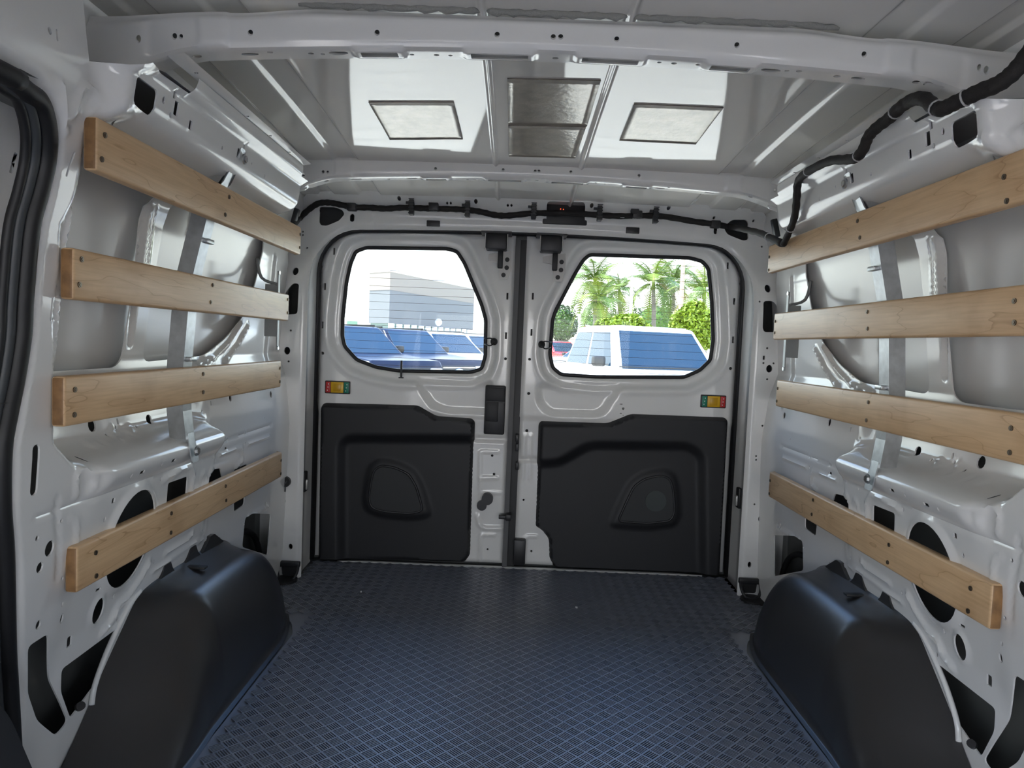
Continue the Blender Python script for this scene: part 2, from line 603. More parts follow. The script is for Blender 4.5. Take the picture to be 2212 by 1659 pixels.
# sliding door opening edge (also used for its seal)
EDGEPX = [(0, 128), (40, 152), (76, 180), (106, 222), (121, 285), (118, 348), (104, 411), (84, 490), (70, 640), (66, 719), (52, 814), (36, 893), (23, 975), (22, 1100), (29, 1200), (34, 1400), (40, 1500)]
EDGE = [wq('L1', px * 3.16, py * 3.16) for px, py in EDGEPX]
SEALYZ = []
for (px, py) in EDGEPX:
    y, z = wq('L1', px * 3.16, py * 3.16)
    dd = float(np.interp(z, ZP, DP)) + .012
    q = at(px - 20, py + (16 if py < 200 else 0), X=-dd)
    SEALYZ.append((float(q[1]), float(q[2]), dd))
H = []          # openings in the inner panel
WIN1 = rpoly([(1.205, .785), (1.468, .785), (1.500, .800), (1.517, .92), (1.550, 1.182), (1.205, 1.182)], 0.03)
WIN2 = rpoly([(1.583, .793), (1.90, .803), (2.03, .850), (2.145, .917), (2.215, 1.02), (2.270, 1.185), (1.635, 1.185), (1.605, 1.0)], 0.03)
H += [WIN1, WIN2]
SQ = rrect(1.176, 1.243, .034, .021, .007)
H.append(SQ)
ELL = [(1.405 + .083 * math.cos(a) , .448 + .098 * math.sin(a)) for a in np.linspace(0, 2 * PI, 36, endpoint=False)]
H.append(ELL)
SMC = oval(1.338, .324, .018, .025)
H.append(SMC)
# larger access openings
H.append(rpoly(wps('R7', [(1180, 600), (1330, 660), (1325, 850), (1178, 760)]), .008))
H.append(rpoly(wps('R7', [(920, 525), (1012, 570), (1015, 660), (900, 600)]), .010))
H.append(rpoly(wps('R7', [(720, 480), (815, 525), (790, 815), (716, 760)]), .010))
H.append(rpoly(wps('L3', [(1505, 635), (1590, 625), (1625, 660), (1620, 775), (1525, 830), (1480, 680)]), .006))
H.append(rpoly(wps('R7', [(505, 808), (650, 815), (700, 850), (705, 1050), (505, 1090)]), .012))
def hole(tg, x, y, a, b=None, kind='c'):
    u, v = wq(tg, x, y) if (tg[0] == 'L' and OFF[tg][0] + x / 3.16 < 162) else wp(tg, x, y)
    if kind == 'c': H.append(circ(u, v, a, 12) if b is None else oval(u, v, a, b, 14))
    else: H.append(rrect(u, v, a, b, min(a, b) * (0.95 if kind == 's' else 0.25)))
# cant rail
hole('R5', 1658, 897, .0045, .006); hole('R5', 1597, 995, .0035, .0045); hole('R5', 1555, 948, .0075, .012, 'r'); hole('R5', 1577, 857, .004, .006, 'r')
hole('R5', 1035, 1218, .008, .010, 'r'); hole('R5', 998, 1172, .004, .006, 'r'); hole('R5', 968, 1252, .0035, .0045); hole('R5', 1168, 1188, .003, .004)
hole('R5', 926, 1275, .002, .003); hole('R5', 815, 1357, .002, .005, 's')
hole('L1', 1213, 800, .0045, .006); hole('L1', 1300, 855, .0055, .008, 'r')
# pillar
hole('L1', 480, 1120, .0022, .019, 's'); hole('L1', 457, 1235, .0045, .0085); hole('L1', 501, 1525, .003, .0045)
hole('L2', 353, 690, .0022, .018, 's'); hole('L2', 331, 787, .0045, .0075); hole('L2', 427, 1072, .003, .005)
hole('L1', 340, 210, .004, .005); hole('L1', 390, 240, .002, .008, 's')
hole('L3', 240, 365, .0085, .040, 's'); hole('L3', 255, 830, .0045, .005); hole('L3', 338, 900, .0115, .0135); hole('L3', 272, 1030, .0085, .0090)
hole('L3', 420, 710, .0035, .004); hole('L3', 425, 1105, .0035, .004); hole('L3', 428, 1280, .0035, .0045); hole('L3', 428, 1378, .005, .009); hole('L3', 262, 1420, .0065, .008)
hole('L3', 485, 1535, .007, .010, 'r')
# above the ledge
hole('R7', 1905, 360, .0125, .0125, 's'); H[-1] = [(a, b + .014) for a, b in H[-1]]; hole('L2', 1016, 1440, .0115, .0105, 's'); hole('R7', 883, 40, .009, .0105, 's'); hole('L2', 1850, 1270, .010, .0105, 's')
hole('L2', 803, 1455, .003, .0065, 's'); hole('L2', 790, 1497, .0035, .0045); hole('L2', 728, 1548, .003, .003); hole('L2', 935, 1495, .003, .003)
hole('L2', 1440, 1330, .003, .006, 's'); hole('L2', 1377, 1382, .002, .003); hole('L2', 1200, 1428, .002, .003); hole('L2', 1803, 1430, .002, .004)
# below the ledge
for q in ((560, 290), (897, 405), (1104, 327), (1099, 425), (1377, 308), (1455, 275), (1550, 160), (1680, 110), (1673, 185)): hole('L3', *q, .0032, .0045)
for q in ((973, 378), (1187, 298), (1543, 215)): hole('L3', *q, .0085, .0032, 'r')
hole('L3', 775, 572, .005, .005, 'r'); hole('L3', 715, 700, .0035, .0055)
hole('L3', 670, 1180, .0075, .0025, 'r'); hole('L3', 772, 1228, .0025, .005, 'r'); hole('L3', 802, 1388, .0035, .005)
hole('L3', 1050, 990, .0035, .0045); hole('L3', 1380, 780, .003, .004); hole('L3', 1497, 830, .003, .004); hole('L3', 1665, 735, .003, .004)
hole('L3', 1725, 655, .0035, .006, 'r'); hole('L3', 1813, 600, .006, .008, 'r')
# openings low down in front of the wheel arch
LOW1 = rpoly(wps('L4', [(190, 830), (330, 740), (335, 1050), (465, 1340), (380, 1440), (250, 1330), (190, 1150)]), .012)
LOW2 = rpoly(wps('L4', [(420, 985), (800, 705), (840, 640), (735, 860), (650, 1090), (480, 1320), (415, 1140)]), .010)
H += [LOW1, LOW2]
# relief lines
LEDGE_D = wps('L3', [(520, 540), (520, 400), (560, 350), (610, 365), (650, 430), (640, 490)])
PB = [  # beads: points, half width, height
    ([(1.10, .564), (1.35, .564), (1.72, .567), (2.32, .572)], .006, -.0035),
    (ELL + [ELL[0]], .020, .007),
    (wqs('L1', [(490, 790), (515, 690), (555, 610), (595, 590), (630, 620), (640, 680), (600, 770)]), .010, .007),
    (wqs('L1', [(412, 575), (425, 750), (440, 915)]), .009, .007),
    (wqs('L1', [(590, 1190), (545, 1340), (470, 1480), (445, 1650)]), .008, -.006),
    (wqs('L2', [(440, 110), (428, 400), (388, 700), (385, 1150)]), .008, -.006),
    (wqs('L2', [(520, 110), (470, 480), (455, 900), (462, 1120)]), .006, .005),
    (LEDGE_D, .008, .005),
    (wqs('L3', [(480, 690), (515, 690), (525, 730), (520, 880)]), .007, .004),
    (wqs('L3', [(390, 560), (388, 700), (400, 850), (392, 1100)]), .008, -.004),
    (wps('L3', [(1120, 430), (1240, 360), (1300, 345), (1320, 400), (1300, 530)]), .011, .006),
    (wps('L3', [(1370, 440), (1380, 385), (1395, 380), (1400, 420)]), .006, .004),
    (wps('L3', [(1430, 400), (1440, 355), (1452, 350), (1455, 400)]), .006, .004),
    (wps('L3', [(1500, 260), (1600, 225), (1650, 215), (1655, 300), (1610, 350)]), .008, .005),
    (wps('L3', [(1130, 930), (1280, 835), (1310, 800)]), .010, .006),
    (wps('L3', [(1040, 1060), (1180, 960), (1330, 860), (1390, 830), (1440, 850), (1500, 900)]), .007, .005),
    (wps('L3', [(700, 1470), (760, 1400), (800, 1290), (870, 1230), (960, 1100), (1010, 1000)]), .012, .007),
    (SMC + [SMC[0]], .010, .004),
    (wps('R6', [(790, 960), (860, 1100), (950, 1235)]), .012, .010),
    (wps('R6', [(845, 945), (930, 1080), (1030, 1190), (1180, 1265)]), .010, .010),
    ([(1.543, 1.13), (1.530, .95), (1.528, .835)], .010, -.010),
    ([(1.556, 1.13), (1.556, 1.0)], .004, .004), ([(1.575, 1.13), (1.572, 1.0)], .004, .004),
    ([(2.36, 1.12), (2.36, .70)], .014, .010),
    (wps('L2', [(760, 1500), (770, 1560), (820, 1580), (870, 1560), (890, 1500)]), .007, .005),
    (wps('L2', [(600, 1610), (660, 1600)]), .008, .006), (wps('L2', [(700, 1600), (780, 1575)]), .008, .006),
    (wps('L3', [(1690, 190), (1760, 160), (1840, 130)]), .006, .004),
    (wps('L3', [(1690, 690), (1830, 610)]), .008, .005),
    (wps('L1', [(850, 650), (855, 740), (870, 790)]), .006, .005), (wps('L1', [(745, 750), (770, 725), (780, 745)]), .005, .004),
]
def wall_relief(P):
    h = np.zeros(len(P))
    for pts, w, hh in PB:
        a = np.array(pts)
        bb = (P[:, 0] > a[:, 0].min() - w) & (P[:, 0] < a[:, 0].max() + w) & (P[:, 1] > a[:, 1].min() - w) & (P[:, 1] < a[:, 1].max() + w)
        if bb.any():
            h[bb] += ridge(P[bb], pts, w, hh)
    return h
WOUT = [(2.50, 0.0), (2.50, 1.30), (1.935, 1.292), (1.925, 1.318), (1.30, 1.318), (1.29, 1.288), (1.20, 1.287), (1.145, 1.286), (1.118, 1.272), (1.088, 1.264), (1.076, 1.41), (0.45, 1.41), (0.45, EDGE[0][1] - .004)] + EDGE + [(EDGE[-1][0] + .02, 0.0)]
EDGEL = [(0.45, EDGE[0][1] - .004)] + EDGE + [(EDGE[-1][0] + .02, 0.0)]
def in_outline(h):
    a = np.array(h)
    return inside(a, WOUT).all() and pdist(a, WOUT, True).min() > 0.002
HW = []
for h in H:
    if not in_outline(h): continue
    # drop openings that run into one already kept
    a = np.array(h)
    if any(inside(a, k).any() or inside(np.array(k), h).any() or pdist(a, k, True).min() < 0.0015 for k in HW): continue
    HW.append(h)
WALL = {}
def outer_d(P):
    y, z = P[:, 0], P[:, 1]
    d = np.interp(z, [0, .3, .62, .80, 1.0, 1.15, 1.25, 1.42], [.955, .95, .935, .902, .888, .872, .85, .80])
    d = d - ridge(P, [(1.83, 1.16), (1.825, .95), (1.82, .835)], .020, .012)
    return d
for side, nm in ((-1, 'left'), (1, 'right')):
    w = empty('wall_' + nm, (side * 0.85, 1.5, 0))
    tag(w, 'bare white pressed metal van side wall on the %s, full of holes and beads' % nm, 'wall', kind='structure')
    WALL[side] = w
    def fn(P, s=side):
        d = wall_d(P) - wall_relief(P)
        d = d + .022 * (1 - sstep(0, .016, pdist(P, EDGEL)))       # edge rolls outwards into the sliding door opening
        return np.stack([s * d, P[:, 0], P[:, 1]], 1)
    o = sheet('inner_panel', WOUT, HW, fn, 0.0075, PAINT, w, rim=(side * 0.003, 0, 0), flip=side > 0, sharp=50)
    def fo(P, s=side):
        return np.stack([s * outer_d(P), P[:, 0], P[:, 1]], 1)
    o = sheet('outer_skin', [(0.3, .76), (2.62, .76), (2.62, 1.45), (0.3, 1.45)], [], fo, 0.022, PAINT2, w, flip=side > 0)
    o = sheet('lower_skin', [(0.3, -0.05), (2.62, -0.05), (2.62, .76), (0.3, .76)], [], fo, 0.04, CAVITY, w, flip=side > 0)  # painted like the rest; dark colour stands in for shade inside the wall
    # folded flange along the cant rail under the roof, pierced
    fh = [oval(yy, 0.0125, .0045, .0035, 10) for yy in (1.28, 1.52, 1.66, 1.80)]
    def ff(P, s=side):
        return np.stack([s * (0.640 - P[:, 1] * 0.95), P[:, 0], 1.318 + 0.006 * P[:, 1] / 0.03], 1)
    o = sheet('rail_flange', [(1.20, 0), (1.93, 0), (1.93, 0.03), (1.20, 0.03)], fh, ff, 0.01, PAINT, w, rim=(0, 0, 0.004))
    # added baffles shutting light out of the hollow wall, and a strip over the rail
    V = []; F = []
    for z0, a0 in ((.752, None), (1.20, None)):
        for yy in np.arange(.95, 2.52, .05):
            di = float(wall_d(np.array([[yy, z0]]))[0]) + .004
            V += [(side * di, yy, z0), (side * .90, yy, z0 - .004)]
    nn = len(np.arange(.95, 2.52, .05))
    for k in range(2):
        for j in range(nn - 1):
            s0 = 2 * (k * nn + j); F.append((s0, s0 + 1, s0 + 3, s0 + 2))
    raw('cavity_light_baffle', V, F, CAVITY, w, False)
    V = []; F = []
    for yy, dd in ((1.20, .642), (1.98, .642), (2.17, .83), (2.50, .835)): V += [(side * dd, yy, 1.291), (side * (dd + .02), yy, 1.298), (side * .87, yy, 1.312)]
    raw('rail_light_baffle', V, [(3 * k + j, 3 * k + j + 1, 3 * k + j + 4, 3 * k + j + 3) for k in range(3) for j in range(2)], PAINT, w, False)  # strip added to stop light leaking in behind the rail holes
    # raised lip that follows the wheel arch
    lp = [(1.335, .140), (1.344, .172), (1.378, .215), (1.419, .252), (1.469, .287), (1.51, .303)]
    V, F = tube_data(smooth_path([(side * 0.836, y, z) for y, z in lp], 6), 0.0055, 8)
    o = raw('arch_lip', V, F, PAINT, w)

# body shell that keeps the daylight out of the cavities
shell = empty('wall_front', (0, -1.0, 0))
tag(shell, 'cab end of the van body around the windscreen behind the viewer', 'wall', kind='structure')
bm = bmesh.new()
for s in (-1, 1):
    add_box(bm, (s * 0.985, 1.45, 0.65), (0.02, 2.72, 1.75))           # outer side behind everything
    if s > 0:
        add_box(bm, (s * 0.90, 0.37, 0.62), (0.02, 1.40, 1.62))
        add_box(bm, (s * 0.98, -1.0, 0.22), (0.03, 1.4, 0.68))         # right cab door below its glass; the left one stands open
    add_box(bm, (s * 0.98, -1.0, 1.32), (0.03, 1.4, 0.34))
    add_box(bm, (s * 0.94, -0.30, 0.65), (0.10, 0.14, 1.7))
    add_box(bm, (s * 0.95, -1.88, 0.65), (0.08, 0.65, 1.7))
add_box(bm, (0, -2.20, 0.14), (1.95, 0.05, 0.62))
add_box(bm, (0, -2.20, 1.32), (1.95, 0.05, 0.34))
add_box(bm, (0, -0.85, 1.47), (1.95, 2.7, 0.02))
add_box(bm, (0, -1.00, -0.08), (1.95, 2.4, 0.03))
add_box(bm, (0, -0.30, 1.28), (1.90, 0.36, 0.38))                     # unseen block added to keep windscreen light off the near roof bow
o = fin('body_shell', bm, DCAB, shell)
bm = bmesh.new()
add_box(bm, (0, 1.6, 1.50), (2.0, 2.5, 0.02))
add_box(bm, (0, 1.3, -0.06), (2.0, 3.0, 0.03))
for s in (-1, 1): add_box(bm, (s * 0.955, 2.66, 0.66), (0.06, 0.30, 1.70))
add_box(bm, (0, 2.62, 1.47), (2.0, 0.36, 0.06))
o = fin('outer_shell', bm, CAVITY, shell)

# ------------------------------------------------------------------ roof panel
ceil = empty('ceiling', (0, 1.5, 1.43))
tag(ceil, 'glossy bare metal van roof panel with long pressed beads', 'ceiling', kind='structure')
def roof_z(x, y):
    z = 1.434 - 0.031 * np.clip((y - 1.25) / 0.90, 0, 1.4) ** 2 - 0.010 * (x / 0.8) ** 2
    z = z - 0.04 * sstep(0.80, 0.92, np.abs(x))
    ax = np.abs(x)
    z = z + 0.008 * (sstep(.535, .549, ax) - sstep(.603, .617, ax)) + 0.008 * (sstep(.70, .714, ax) - sstep(.748, .762, ax))
    z = z - 0.007 * (0.5 + 0.5 * np.cos(PI * np.clip((ax - .128) / .010, -1, 1)))
    return z
def rfn(P):
    z = roof_z(P[:, 0], P[:, 1])
    return np.stack([P[:, 0], P[:, 1], z], 1)
xs = sorted(set(np.round(np.concatenate([np.arange(-.92, .921, .02)] + [s * np.linspace(c - .02, c + .02, 15) for s in (-1, 1) for c in (.128, .542, .61, .707, .755)]), 4)))
ys = np.arange(0.2, 2.641, 0.04)
V = []; F = []
for y in ys:
    for x in xs: V.append((x, y, float(roof_z(np.array(x), np.array(y)))))
nx = len(xs)
for j in range(len(ys) - 1):
    for i in range(nx - 1):
        F.append((j * nx + i, (j + 1) * nx + i, (j + 1) * nx + i + 1, j * nx + i + 1))
o = raw('roof_panel', V, F, ROOFP, ceil)

# ------------------------------------------------------------------ floor
bm = bmesh.new()
add_box(bm, (0, 1.3, -0.012), (1.86, 2.9, 0.016))
fl = fin('floor', bm, CAVITY)
tag(fl, 'grey metal load floor beneath the rubber mat', 'floor', kind='structure')

# ------------------------------------------------------------------ rear frame: pillars and header
Q = {'A': (570, 330, 3.6867), 'B': (1110, 330, 3.6867)}
def ry(P):
    z = P[:, 1]
    return 2.50 + 0.10 * sstep(1.02, 1.26, z) - 0.11 * sstep(1.31, 1.405, z)
def rp(px, py):
    y = 2.5
    for _ in range(20):
        p = at(px, py, Y=y)
        y = 0.5 * y + 0.5 * float(ry(np.array([[p[0], p[2]]]))[0])
    return (float(p[0]), float(p[2]))
def rq(tg, x, y):
    if tg in Q:
        ox, oy, s = Q[tg]
    else:
        ox, oy = OFF[tg]; s = 3.16
    return rp(ox + x / s, oy + y / s)
def opening(hw0, hw1, top, r, n=8, z0=0.0):
    pts = [(-hw0, z0), (-hw1, top - 0.014 - r)]
    for k in range(1, n): a = PI - PI / 2 * k / n; pts.append((-hw1 + r + r * math.cos(a), top - 0.014 - r + r * math.sin(a)))
    for k in range(0, 9):
        x = (-hw1 + r) + (2 * (hw1 - r)) * k / 8
        pts.append((x, top - 0.014 * (x / (hw1 - r)) ** 2))
    for k in range(1, n): a = PI / 2 - PI / 2 * k / n; pts.append((hw1 - r + r * math.cos(a), top - 0.014 - r + r * math.sin(a)))
    pts += [(hw1, top - 0.014 - r), (hw0, z0)]
    return pts
OPEN = opening(0.782, 0.782, 1.272, 0.155)
rear = empty('wall_rear', (0, 2.5, 0))
tag(rear, 'white metal rear frame of pillars and header around both back doors', 'wall', kind='structure')
RH = []
def rh(tg, x, y, a, b=None, kind='c'):
    u, v = rq(tg, x, y)
    if kind == 'c': RH.append(circ(u, v, a, 12) if b is None else oval(u, v, a, b, 16))
    else: RH.append(rrect(u, v, a, b, min(a, b) * (0.95 if kind == 's' else 0.35)))
RH.append(rpoly([rq('A', *p) for p in ((440, 430), (560, 432), (625, 455), (642, 490), (600, 540), (500, 582), (455, 578), (440, 550))], .008))
RH.append(rpoly([rq('B', *p) for p in ((1670, 590), (1740, 532), (1850, 532), (1870, 560), (1868, 690), (1830, 702), (1700, 650))], .010))
RH.append(rpoly([rq('B', *p) for p in ((264, 386), (570, 394), (567, 560), (260, 548))], .012))
rh('A', 703, 518, .008, .014, 's'); rh('A', 1077, 363, .0065); rh('A', 1688, 387, .0065)
for q in ((1460, 400), (1488, 400), (1943, 418), (1972, 418)): rh('A', *q, .004)
rh('A', 625, 321, .022, .004); rh('B', 1705, 428, .022, .004)
rh('B', 620, 420, .0065); rh('B', 1233, 438, .0065); rh('B', 1594, 517, .0045); rh('B', 1908, 542, .004); rh('B', 1605, 618, .006, .013, 's')
rh('L2', 2017, 430, .0105, .014); rh('L2', 1960, 972, .0105, .0135); rh('L3', 1930, 575, .0105, .0135); rh('L3', 1983, 887, .0075, .0105)
rh('R6', 462, 548, .0105, .014); rh('R6', 473, 1095, .0105, .0135); rh('R7', 418, 698, .0105, .0135); rh('R7', 338, 1010, .0065, .0105)
for q in ((1985, 833), (1970, 1045), (1943, 1345), (1943, 1475), (2067, 160), (2067, 182), (2097, 270)): rh('L2', *q, .0035)
for q in ((408, 637), (459, 955), (433, 1056), (503, 1058), (459, 1167), (427, 1485), (457, 1470), (448, 1605), (422, 262)): rh('R6', *q, .0035)
rh('R6', 436, 1020, .0035, .007, 'r')
for q in ((383, 270), (383, 295), (448, 390), (448, 412), (372, 598)): rh('R7', *q, .0032)
RH.append(rpoly([rq('L2', *p) for p in ((1960, 560), (2000, 510), (2042, 515), (2030, 722), (1940, 725), (1935, 600))], .012))
RH.append(rpoly([rq('R6', *p) for p in ((432, 632), (500, 632), (535, 680), (540, 845), (440, 845), (428, 820))], .012))
ROUT = [(-0.93, 0.0)] + OPEN + [(0.93, 0.0), (0.93, 1.28), (0.80, 1.365), (0.45, 1.405), (0, 1.412), (-0.45, 1.405), (-0.80, 1.365), (-0.93, 1.28)]
# OPEN runs left foot -> top -> right foot, so the ring outline is the frame itself
RK = []
for h in RH:
    a = np.array(h)
    if inside(a, ROUT).all() and pdist(a, ROUT, True).min() > .002 and not any(inside(a, k).any() or inside(np.array(k), h).any() for k in RK): RK.append(h)
SEAMS = [[rq('A', 868, 300), rq('A', 868, 600)], [rq('B', 1450, 400), rq('B', 1440, 690)], [rq('L2', 1960, 340), rq('L2', 2150, 345)], [rq('R6', 350, 455), rq('R6', 520, 455)], [rq('L3', 1850, 795), rq('L3', 2060, 790)], [rq('R7', 275, 920), rq('R7', 485, 925)]]
def rfn2(P):
    y = ry(P)
    d = pdist(P, OPEN)
    y = y + 0.012 * (1 - np.clip(d / 0.018, 0, 1)) ** 2          # rolled edge
    for sm in SEAMS: y = y + ridge(P, sm, .004, .003)
    return np.stack([P[:, 0], y, P[:, 1]], 1)
o = sheet('rear_frame', ROUT, RK, rfn2, 0.009, PAINT, rear, rim=(0, 0.008, 0), flip=True)
# door reveal
V = []; F = []
lp = resample(OPEN + [OPEN[-1]], 0.03)
steps = [(0.0, 0.0), (0.012, 0.05), (0.02, 0.5), (0.021, 1.0)]
Pn = np.array(lp)
nl = len(lp)
cen = np.array([0, 0.55])
for a, b in steps:
    for p in lp:
        p = np.array(p)
        y0 = float(ry(p[None])[0]) + 0.012
        o2 = p + (np.array([math.copysign(1, p[0]), 0]) if p[1] < 1.1 else (p - np.array([math.copysign(min(abs(p[0]), .62), p[0]), 1.1])) / (np.linalg.norm(p - np.array([math.copysign(min(abs(p[0]), .62), p[0]), 1.1])) + 1e-9)) * a
        V.append((o2[0], y0 + (2.698 - y0) * b, o2[1]))
for j in range(len(steps) - 1):
    for i in range(nl - 1):
        F.append((j * nl + i, j * nl + i + 1, (j + 1) * nl + i + 1, (j + 1) * nl + i))
o = raw('door_reveal', V, F, PAINT, rear)
SEALR = opening(0.800, 0.800, 1.283, 0.155, z0=0.01)
o = tube('door_seal', [(x, 2.700, z) for x, z in SEALR], 0.011, SEAL, rear, 8)
# dark blanking plates behind the big header opening, and plugs
for q in ((('A', 1350, 565), (.024, .011)), (('B', 946, 620), (.024, .011))):
    (tg, x, y), (a, b) = q
    u, v = rq(tg, x, y)
    yy = float(ry(np.array([[u, v]]))[0])
    o = box('blanking_plug', (u, yy - 0.001, v), (2 * a, 0.012, 2 * b), BLACK, rear, 0.002)
for tg, x, y, r in (('A', 1345, 410, .0145), ('B', 962, 460, .0145)):
    u, v = rq(tg, x, y)
    yy = float(ry(np.array([[u, v]]))[0])
    o = cyl('round_plug', (u, yy, v), r, 0.016, (0, 1, 0), BLACK, rear)
# latch striker plates in the reveal
for s, px, py, hh in ((-1, 661, 1040, .075), (1, 1593, 1075, .075)):
    p = at(px, py, X=s * 0.79)
    o = box('striker_plate', (s * 0.795, p[1], p[2]), (0.014, 0.035, hh), SEAL, rear, 0.004)
    o = box('striker_latch', (s * 0.788, p[1], p[2] - 0.01), (0.012, 0.020, hh * 0.5), PLATE, rear, 0.003)

# ------------------------------------------------------------------ rear doors
DY = 2.722
def dp(px, py, y=DY):
    p = at(px, py, Y=y)
    return (float(p[0]), float(p[2]))
def dps(pts, y=DY): return [dp(*p, y) for p in pts]
WINL = rpoly(dps([(757, 569), (768, 543), (790, 535), (965, 537), (987, 543), (1003, 568), (1040, 658), (1049, 690), (1048, 770), (1040, 797), (1018, 804), (860, 801), (812, 793), (770, 777), (744, 748), (739, 725), (740, 685), (748, 610)], 2.745), .012)
WINR = rpoly(dps([(1260, 562), (1274, 550), (1490, 557), (1517, 564), (1531, 580), (1538, 650), (1541, 735), (1535, 778), (1512, 800), (1478, 815), (1285, 814), (1212, 809), (1194, 794), (1188, 765), (1194, 690), (1201, 670), (1243, 590)], 2.745), .012)
TRIML = rpoly(dps([(689, 1208), (694, 880), (701, 870), (903, 875.5), (943, 899), (1018.5, 904), (1026, 911), (1017, 1200), (1004, 1217)]), .014)
TRIMR = rpoly(dps([(1163.5, 917), (1168, 910), (1312.5, 914.5), (1362, 894), (1564, 901.5), (1571, 908), (1553, 1243), (1197, 1228), (1185, 1208), (1184, 1165), (1168, 1146), (1155, 1139)]), .014)
POCKL = rpoly(dps([(900, 826), (1062, 826), (1066, 870), (1060, 893), (965, 889), (935, 878), (917, 852)]), .02)
POCKR = rpoly(dps([(1162, 832), (1345, 838), (1322, 858), (1308, 885), (1290, 897), (1190, 895), (1166, 872)]), .025)
LOWL = rpoly(dps([(690, 952), (1090, 957), (1088, 1240), (690, 1240)]), .05)
DOORS = {}
def build_door(nm, x0, x1, win, trim, pock, slots, dots, label, beads):
    d = empty(nm, ((x0 + x1) / 2, DY, 0))
    tag(d, label, 'door', kind='structure')
    top = lambda x: 1.278 - 0.014 * (x / 0.645) ** 2
    r = 0.14
    xo, xi = (x0, x1) if abs(x0) > abs(x1) else (x1, x0)
    sg = 1 if xi > xo else -1
    out = [(xi, 0.012), (xo, 0.012), (xo, top(xo) - r)]
    for k in range(1, 9):
        a = PI / 2 * k / 8
        out.append((xo + sg * r * (1 - math.cos(a)), top(xo + sg * r) - r + r * math.sin(a)))
    for k in range(1, 8):
        x = xo + sg * r + (xi - xo - sg * r) * k / 7
        out.append((x, top(x)))
    hs = [win]
    for px, py, a, b in slots:
        u, v = dp(px, py); hs.append(rrect(u, v, a, b, .0008))
    for px, py, a in dots:
        u, v = dp(px, py); hs.append(circ(u, v, a, 10))
    hs2 = [hs[0]]
    for h in hs[1:]:
        a = np.array(h)
        if inside(a, out).all() and not inside(a, win).any(): hs2.append(h)
    def fn(P):
        dd = pdist(P, win, True)
        y = np.full(len(P), DY)
        y = y + 0.022 * (1 - sstep(.028, .052, dd)) - 0.0045 * np.exp(-((dd - .056) / .010) ** 2)      # window surround pressed in, bead round it
        y = y + 0.012 * (1 - sstep(0.0, .014, dd))
        y = y + plateau(P, pock, .020, .030)
        y = y + 0.010 * sstep(0.60, 0.57, P[:, 1])
        for pts, w, h in beads: y = y - ridge(P, pts, w, h)
        ed = pdist(P, out[1:] + [out[0]], True)
        y = y + 0.010 * (1 - sstep(0, .012, ed))
        return np.stack([P[:, 0], y, P[:, 1]], 1)
    sheet('inner_panel', out, hs2, fn, 0.008, PAINT, d, rim=(0, 0.010, 0), flip=True)
    # glass in its rubber gasket
    prism('window_pane', win, 0.004, lambda u, v, w: (u, 2.757 + w, v), GLASS, d)
    gk = tube('window_gasket', [(u, 2.750, v) for u, v in win], 0.0075, SEAL, d, 8, closed=True)
    a = np.array(win)
    # heater lines
    zt, zb = a[:, 1].max() - .03, a[:, 1].min() + .02
    n = 15
    for k in range(n):
        z = zt + (zb - zt) * k / (n - 1)
        zz = [(a[i], a[(i + 1) % len(a)]) for i in range(len(a))]
        xx = sorted(p[0] + (q[0] - p[0]) * (z - p[1]) / (q[1] - p[1]) for p, q in zz if (p[1] > z) != (q[1] > z))
        if len(xx) >= 2 and xx[-1] - xx[0] > .05:
            box('heater_line', ((xx[0] + xx[-1]) / 2, 2.7555, z), (xx[-1] - xx[0], .0006, .0011), BROWN, d)
    DOORS[nm] = (d, fn)
    return d
VSL = [(722, 543, .0035, .013), (702, 619, .0035, .013), (697, 702, .0035, .013), (1096, 640, .0035, .0125), (1093, 725, .0035, .0125)]
VSR = [(1151, 640, .0035, .0125), (1148, 718, .0035, .0125), (1572, 574, .0035, .0125), (1586, 651, .0035, .0125), (1583, 734, .0035, .0125)]
d1 = build_door('door_1', -0.797, -0.062, WINL, TRIML, POCKL, VSL, [(697, 763, .006), (1092, 775, .0055), (1063, 985, .005), (1067, 1025, .005), (1053, 1188, .004)],
    'left back door, white pressed metal with a trapezium window and black handle',
    [(dps([(1037, 1150), (1037, 977), (1076, 977)]), .007, .004), (dps([(1036, 1034), (1074, 1034)]), .008, .006), (dps([(1030, 1115), (1034, 1135), (1048, 1143), (1090, 1143)]), .010, .008),
     (dps([(1036, 1215), (1037, 1160), (1045, 1155), (1068, 1157)]), .008, .006), (dps([(1028, 948), (1090, 950)]), .014, -.010), (dps([(1040, 1066), (1092, 1066)]), .006, .004)])
d2 = build_door('door_2', -0.020, 0.797, WINR, TRIMR, POCKR, VSR, [(1142, 850, .006), (1138, 931, .006), (1144, 776, .0055), (1578, 796, .006), (1148, 1192, .0045), (1131, 1081, .004)],
    'right back door, white pressed metal with a trapezium window and larger black panel',
    [(dps([(1134, 940), (1130, 1035)]), .007, .004), (dps([(1147, 940), (1145, 1035)]), .007, .004), (dps([(1130, 1210), (1133, 1165), (1140, 1159), (1160, 1160)]), .008, .006),
     (dps([(1125, 994), (1158, 994)]), .014, -.010)])

